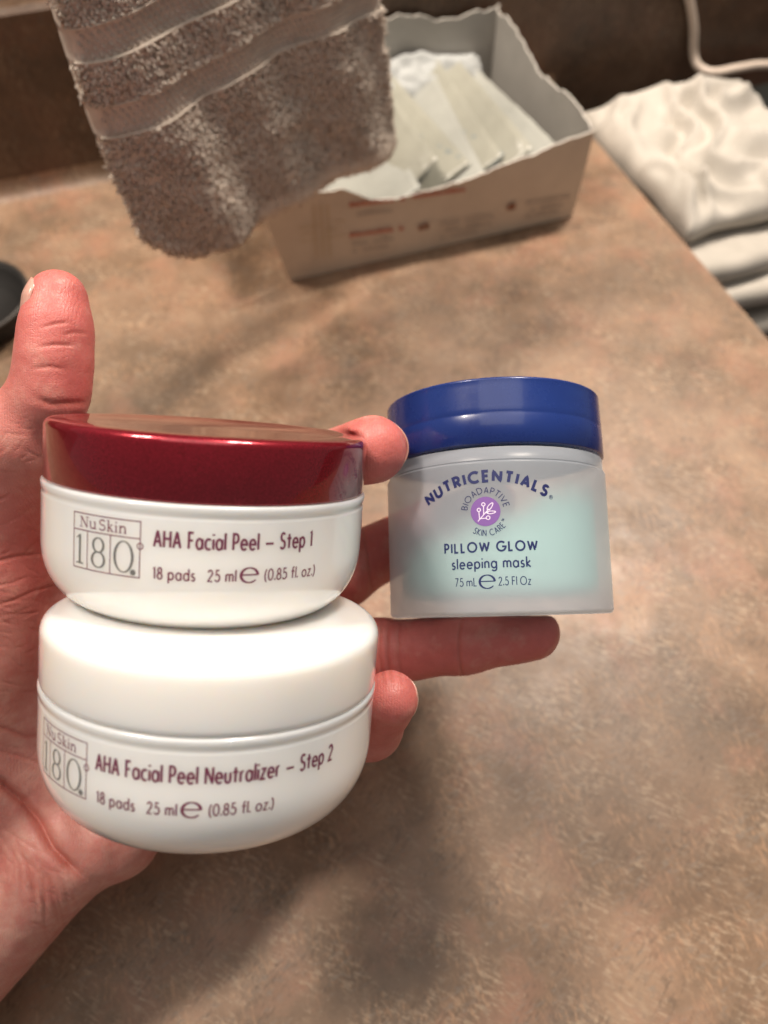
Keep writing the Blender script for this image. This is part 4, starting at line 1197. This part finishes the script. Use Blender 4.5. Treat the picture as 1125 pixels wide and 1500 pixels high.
def sachet(x, y0, tilt, w, h, mat, label, yaw=0.0, z=0.004):
    """a flat pillow packet standing on its long edge in the carton, leaning"""
    nu, nv = 26, 18
    vs, fs = [], []
    sd = random.uniform(0, 50)
    base = P0 + BX * x + BY * y0 + Vector((0, 0, z))
    dirw = (BY * math.cos(yaw) + BX * math.sin(yaw)).normalized()
    out = Vector((-dirw.y, dirw.x, 0)) * -1
    up_ = Vector((0, 0, 1)) * math.cos(tilt) + out * -math.sin(tilt)
    nn = dirw.cross(up_).normalized()
    for side in (1, -1):
        for i in range(nu + 1):
            for j in range(nv + 1):
                s, q = i / nu, j / nv
                e = min(s, 1 - s, q, 1 - q)
                puff = 0.0022 * min(1, max(0, e - 0.05) / 0.2) ** 0.7 + 0.00025
                wob = 0.0016 * float(vnoise(s * 4 + sd, q * 4, 0.5, 3)) + 0.0007 * math.sin(s * 40) * (1 if q > 0.92 else 0) + 0.008 * (q * q) * math.sin(s * 3 + sd) * 0.3
                vs.append(dirw * (w * (s - 0.5)) + up_ * (h * q) + nn * (side * puff + wob))
    m = (nu + 1) * (nv + 1)
    for i in range(nu):
        for j in range(nv):
            k = i * (nv + 1) + j
            fs.append((k, k + nv + 1, k + nv + 2, k + 1)); k += m; fs.append((k, k + 1, k + nv + 2, k + nv + 1))
    for i in range(nu):
        for j in (0, nv):
            k = i * (nv + 1) + j; fs.append((k, k + nv + 1, k + nv + 1 + m, k + m))
    for j in range(nv):
        for i in (0, nu):
            k = i * (nv + 1) + j; fs.append((k, k + 1, k + 1 + m, k + m))
    o = mesh('sachet', vs, fs, mat)
    bm = bmesh.new(); bm.from_mesh(o.data); bmesh.ops.recalc_face_normals(bm, faces=bm.faces); bm.to_mesh(o.data); bm.free()
    o.location = base
    tag(o, label, 'sachet', 'sachets filed inside the torn carton')
    return o
ORD = ('nearest the right wall', 'second from the right wall', 'third from the right wall', 'fourth from the right wall', 'fifth from the right wall', 'sixth from the right wall', 'seventh from the right wall')
for i in range(7):
    sachet(0.128 - 0.0155 * i, 0.073 + 0.004 * (i % 3), R(-58 + (i % 3) * 3), 0.124, 0.070, (M_FILM3, M_FILM, M_FILM)[i % 3], 'pale flat sachet in the torn carton, ' + ORD[i], R(-6 + 4 * (i % 4)), 0.004 + 0.003 * (i % 2))
for i in range(3):
    sachet(0.052 + 0.026 * i, 0.036, R(-52), 0.060, 0.058, M_FILM2, 'grey sachet at the low front edge of the carton, ' + ('leftmost of three', 'middle of three', 'rightmost of three')[i], R(-24))
# crumpled tissue along the back of the carton
def tissue():
    vs, fs = [], []
    n, m = 90, 16
    for i in range(n + 1):
        for j in range(m + 1):
            s, q = i / n, j / m
            x = 0.02 + 0.166 * s
            y = 0.144 - 0.026 * q + 0.005 * float(vnoise(s * 9, q * 3, 0.1, 1))
            z = 0.053 - 0.012 * q * q - 0.016 * max(0, s - 0.45) + 0.0055 * float(vnoise(s * 12, q * 4, 0.6, 2)) + 0.003 * float(vnoise(s * 30, q * 8, 0.6, 6)) - 0.020 * max(0, q - 0.75) * 3
            vs.append(BX * x + BY * min(y, 0.1455) + Vector((0, 0, z)))
    for i in range(n):
        for j in range(m):
            k = i * (m + 1) + j; fs.append((k, k + 1, k + m + 2, k + m + 1))
    o = mesh('tissue_wrap', vs, fs, M_TISSUE)
    o.location = P0
    s = o.modifiers.new('thickness', 'SOLIDIFY'); s.thickness = 0.0005
    tag(o, 'crumpled white wrapping tissue along the back of the carton', 'tissue')
tissue()

# ------------------------------------------------------------------ white cloths on the ledge beyond the counter's end
def folded(name, a0, a1, b0, b1, z0, z1, seed, label, wr=0.003, sag=0.0):
    nu, nv = 70, 80
    vs, fs = [], []
    H = z1 - z0
    for side in (1, -1):
        for i in range(nu + 1):
            for j in range(nv + 1):
                s, q = i / nu, j / nv
                a, b = a0 + (a1 - a0) * s, b0 + (b1 - b0) * q
                e = min(s * (a1 - a0), (1 - s) * (a1 - a0), q * (b1 - b0), (1 - q) * (b1 - b0)) / (H * 0.5)
                rnd = math.sqrt(max(0, 1 - (1 - min(1, e)) ** 2))
                nz = (wr * float(vnoise(s * 4.5 + seed, q * 4.5, 0.4, 1)) + wr * 0.45 * float(vnoise(s * 11 + seed, q * 9, 0.4, 2))) * min(1, e / 2)
                if wr > 0.01:
                    x1 = s * 2.6 + 0.8 * float(vnoise(s * 3, q * 3, 0.2, 7)); y1 = q * 2.2 + 0.9 * float(vnoise(s * 3, q * 3, 0.8, 8))
                    rg = 1 - 2.2 * abs(float(vnoise(x1 * 1.3 + y1 * 0.7, y1 * 1.1 - x1 * 0.5, 0.5, 11)))
                    rg2 = 1 - 2.2 * abs(float(vnoise(x1 * 2.9 - y1, y1 * 2.1, 0.5, 12)))
                    nz = (wr * 0.95 * rg + wr * 0.75 * rg2 - 0.006) * min(1, e / 2)
                z = (z0 + z1) / 2 + side * H / 2 * rnd + (nz if side > 0 else 0) - sag * (1 - q) ** 2
                vs.append(room(a + 0.003 * float(vnoise(q * 7, seed, 0.2, 4)), b + 0.009 * float(vnoise(s * 4, seed, 0.7, 5)) * (1 - q), z + 0.006 * float(vnoise(s * 3.2, q * 3, seed, 6))))
    m = (nu + 1) * (nv + 1)
    for i in range(nu):
        for j in range(nv):
            k = i * (nv + 1) + j
            fs.append((k, k + nv + 1, k + nv + 2, k + 1)); k += m; fs.append((k, k + 1, k + nv + 2, k + nv + 1))
    o = mesh(name, vs, fs, M_CLOTH)
    bm = bmesh.new(); bm.from_mesh(o.data); bmesh.ops.remove_doubles(bm, verts=bm.verts, dist=0.00002); bmesh.ops.recalc_face_normals(bm, faces=bm.faces); bm.to_mesh(o.data); bm.free()
    tag(o, label, 'cloth', 'white cloths stacked beyond the counter')
    return o
q0 = at_z(1085, 447, -0.03); fb = q0.dot(EY)
folded('folded_cloth', EDGE + 0.004, EDGE + 0.152, fb + 0.002, 0.500, LEDGE_Z + 0.001, LEDGE_Z + 0.021, 1.0, 'white folded cloth lying lowest in the stack beyond the counter')
folded('folded_cloth', EDGE + 0.003, EDGE + 0.149, fb + 0.006, 0.496, LEDGE_Z + 0.0215, LEDGE_Z + 0.041, 2.0, 'white folded cloth in the middle of the stack beyond the counter')
folded('folded_cloth', EDGE + 0.004, EDGE + 0.146, fb + 0.020, 0.498, LEDGE_Z + 0.0415, LEDGE_Z + 0.060, 3.0, 'white folded cloth just under the rumpled one beyond the counter')
folded('rumpled_cloth', EDGE + 0.004, EDGE + 0.150, 0.345, 0.497, LEDGE_Z + 0.062, LEDGE_Z + 0.084, 4.0, 'rumpled white cloth draped over the top of the folded stack', 0.014, 0.004)

# ------------------------------------------------------------------ cord, dark dish
Wp = EY * (WALL - 0.004)
def onw(u, v, off=0.006): return at_plane(u, v, EY * (WALL - off), EY)
pts = [onw(985, -90), onw(1000, -40), onw(1010, 0), onw(1016, 40), onw(1016, 78), onw(1024, 98, 0.012), onw(1045, 106, 0.02), onw(1080, 100, 0.022), onw(1115, 95, 0.02), onw(1160, 98, 0.02), onw(1230, 110, 0.02)]
cord = tube('power_cord', spline(pts, 10), 0.0034, M_CORD)
tag(cord, 'thin white cord running down the brown backsplash and bending right', 'cord')

c = at_z(-26, 470)
dish = empty('dish', Matrix.Translation(c))
tag(dish, 'dark round dish on the brown counter beside the thumb tip', 'dish')
lathe('bowl', [(0, 0.0008), (0.026, 0.0008), (0.030, 0.004), (0.034, 0.016), (0.0345, 0.0175), (0.0335, 0.018), (0.031, 0.0165), (0.027, 0.006), (0, 0.005)], M_DARK, dish, 72)
lathe('rim', arcprof(0.0342, 0.0182, 0.0011, 0, 360, 10), M_DARKRIM, dish, 72)
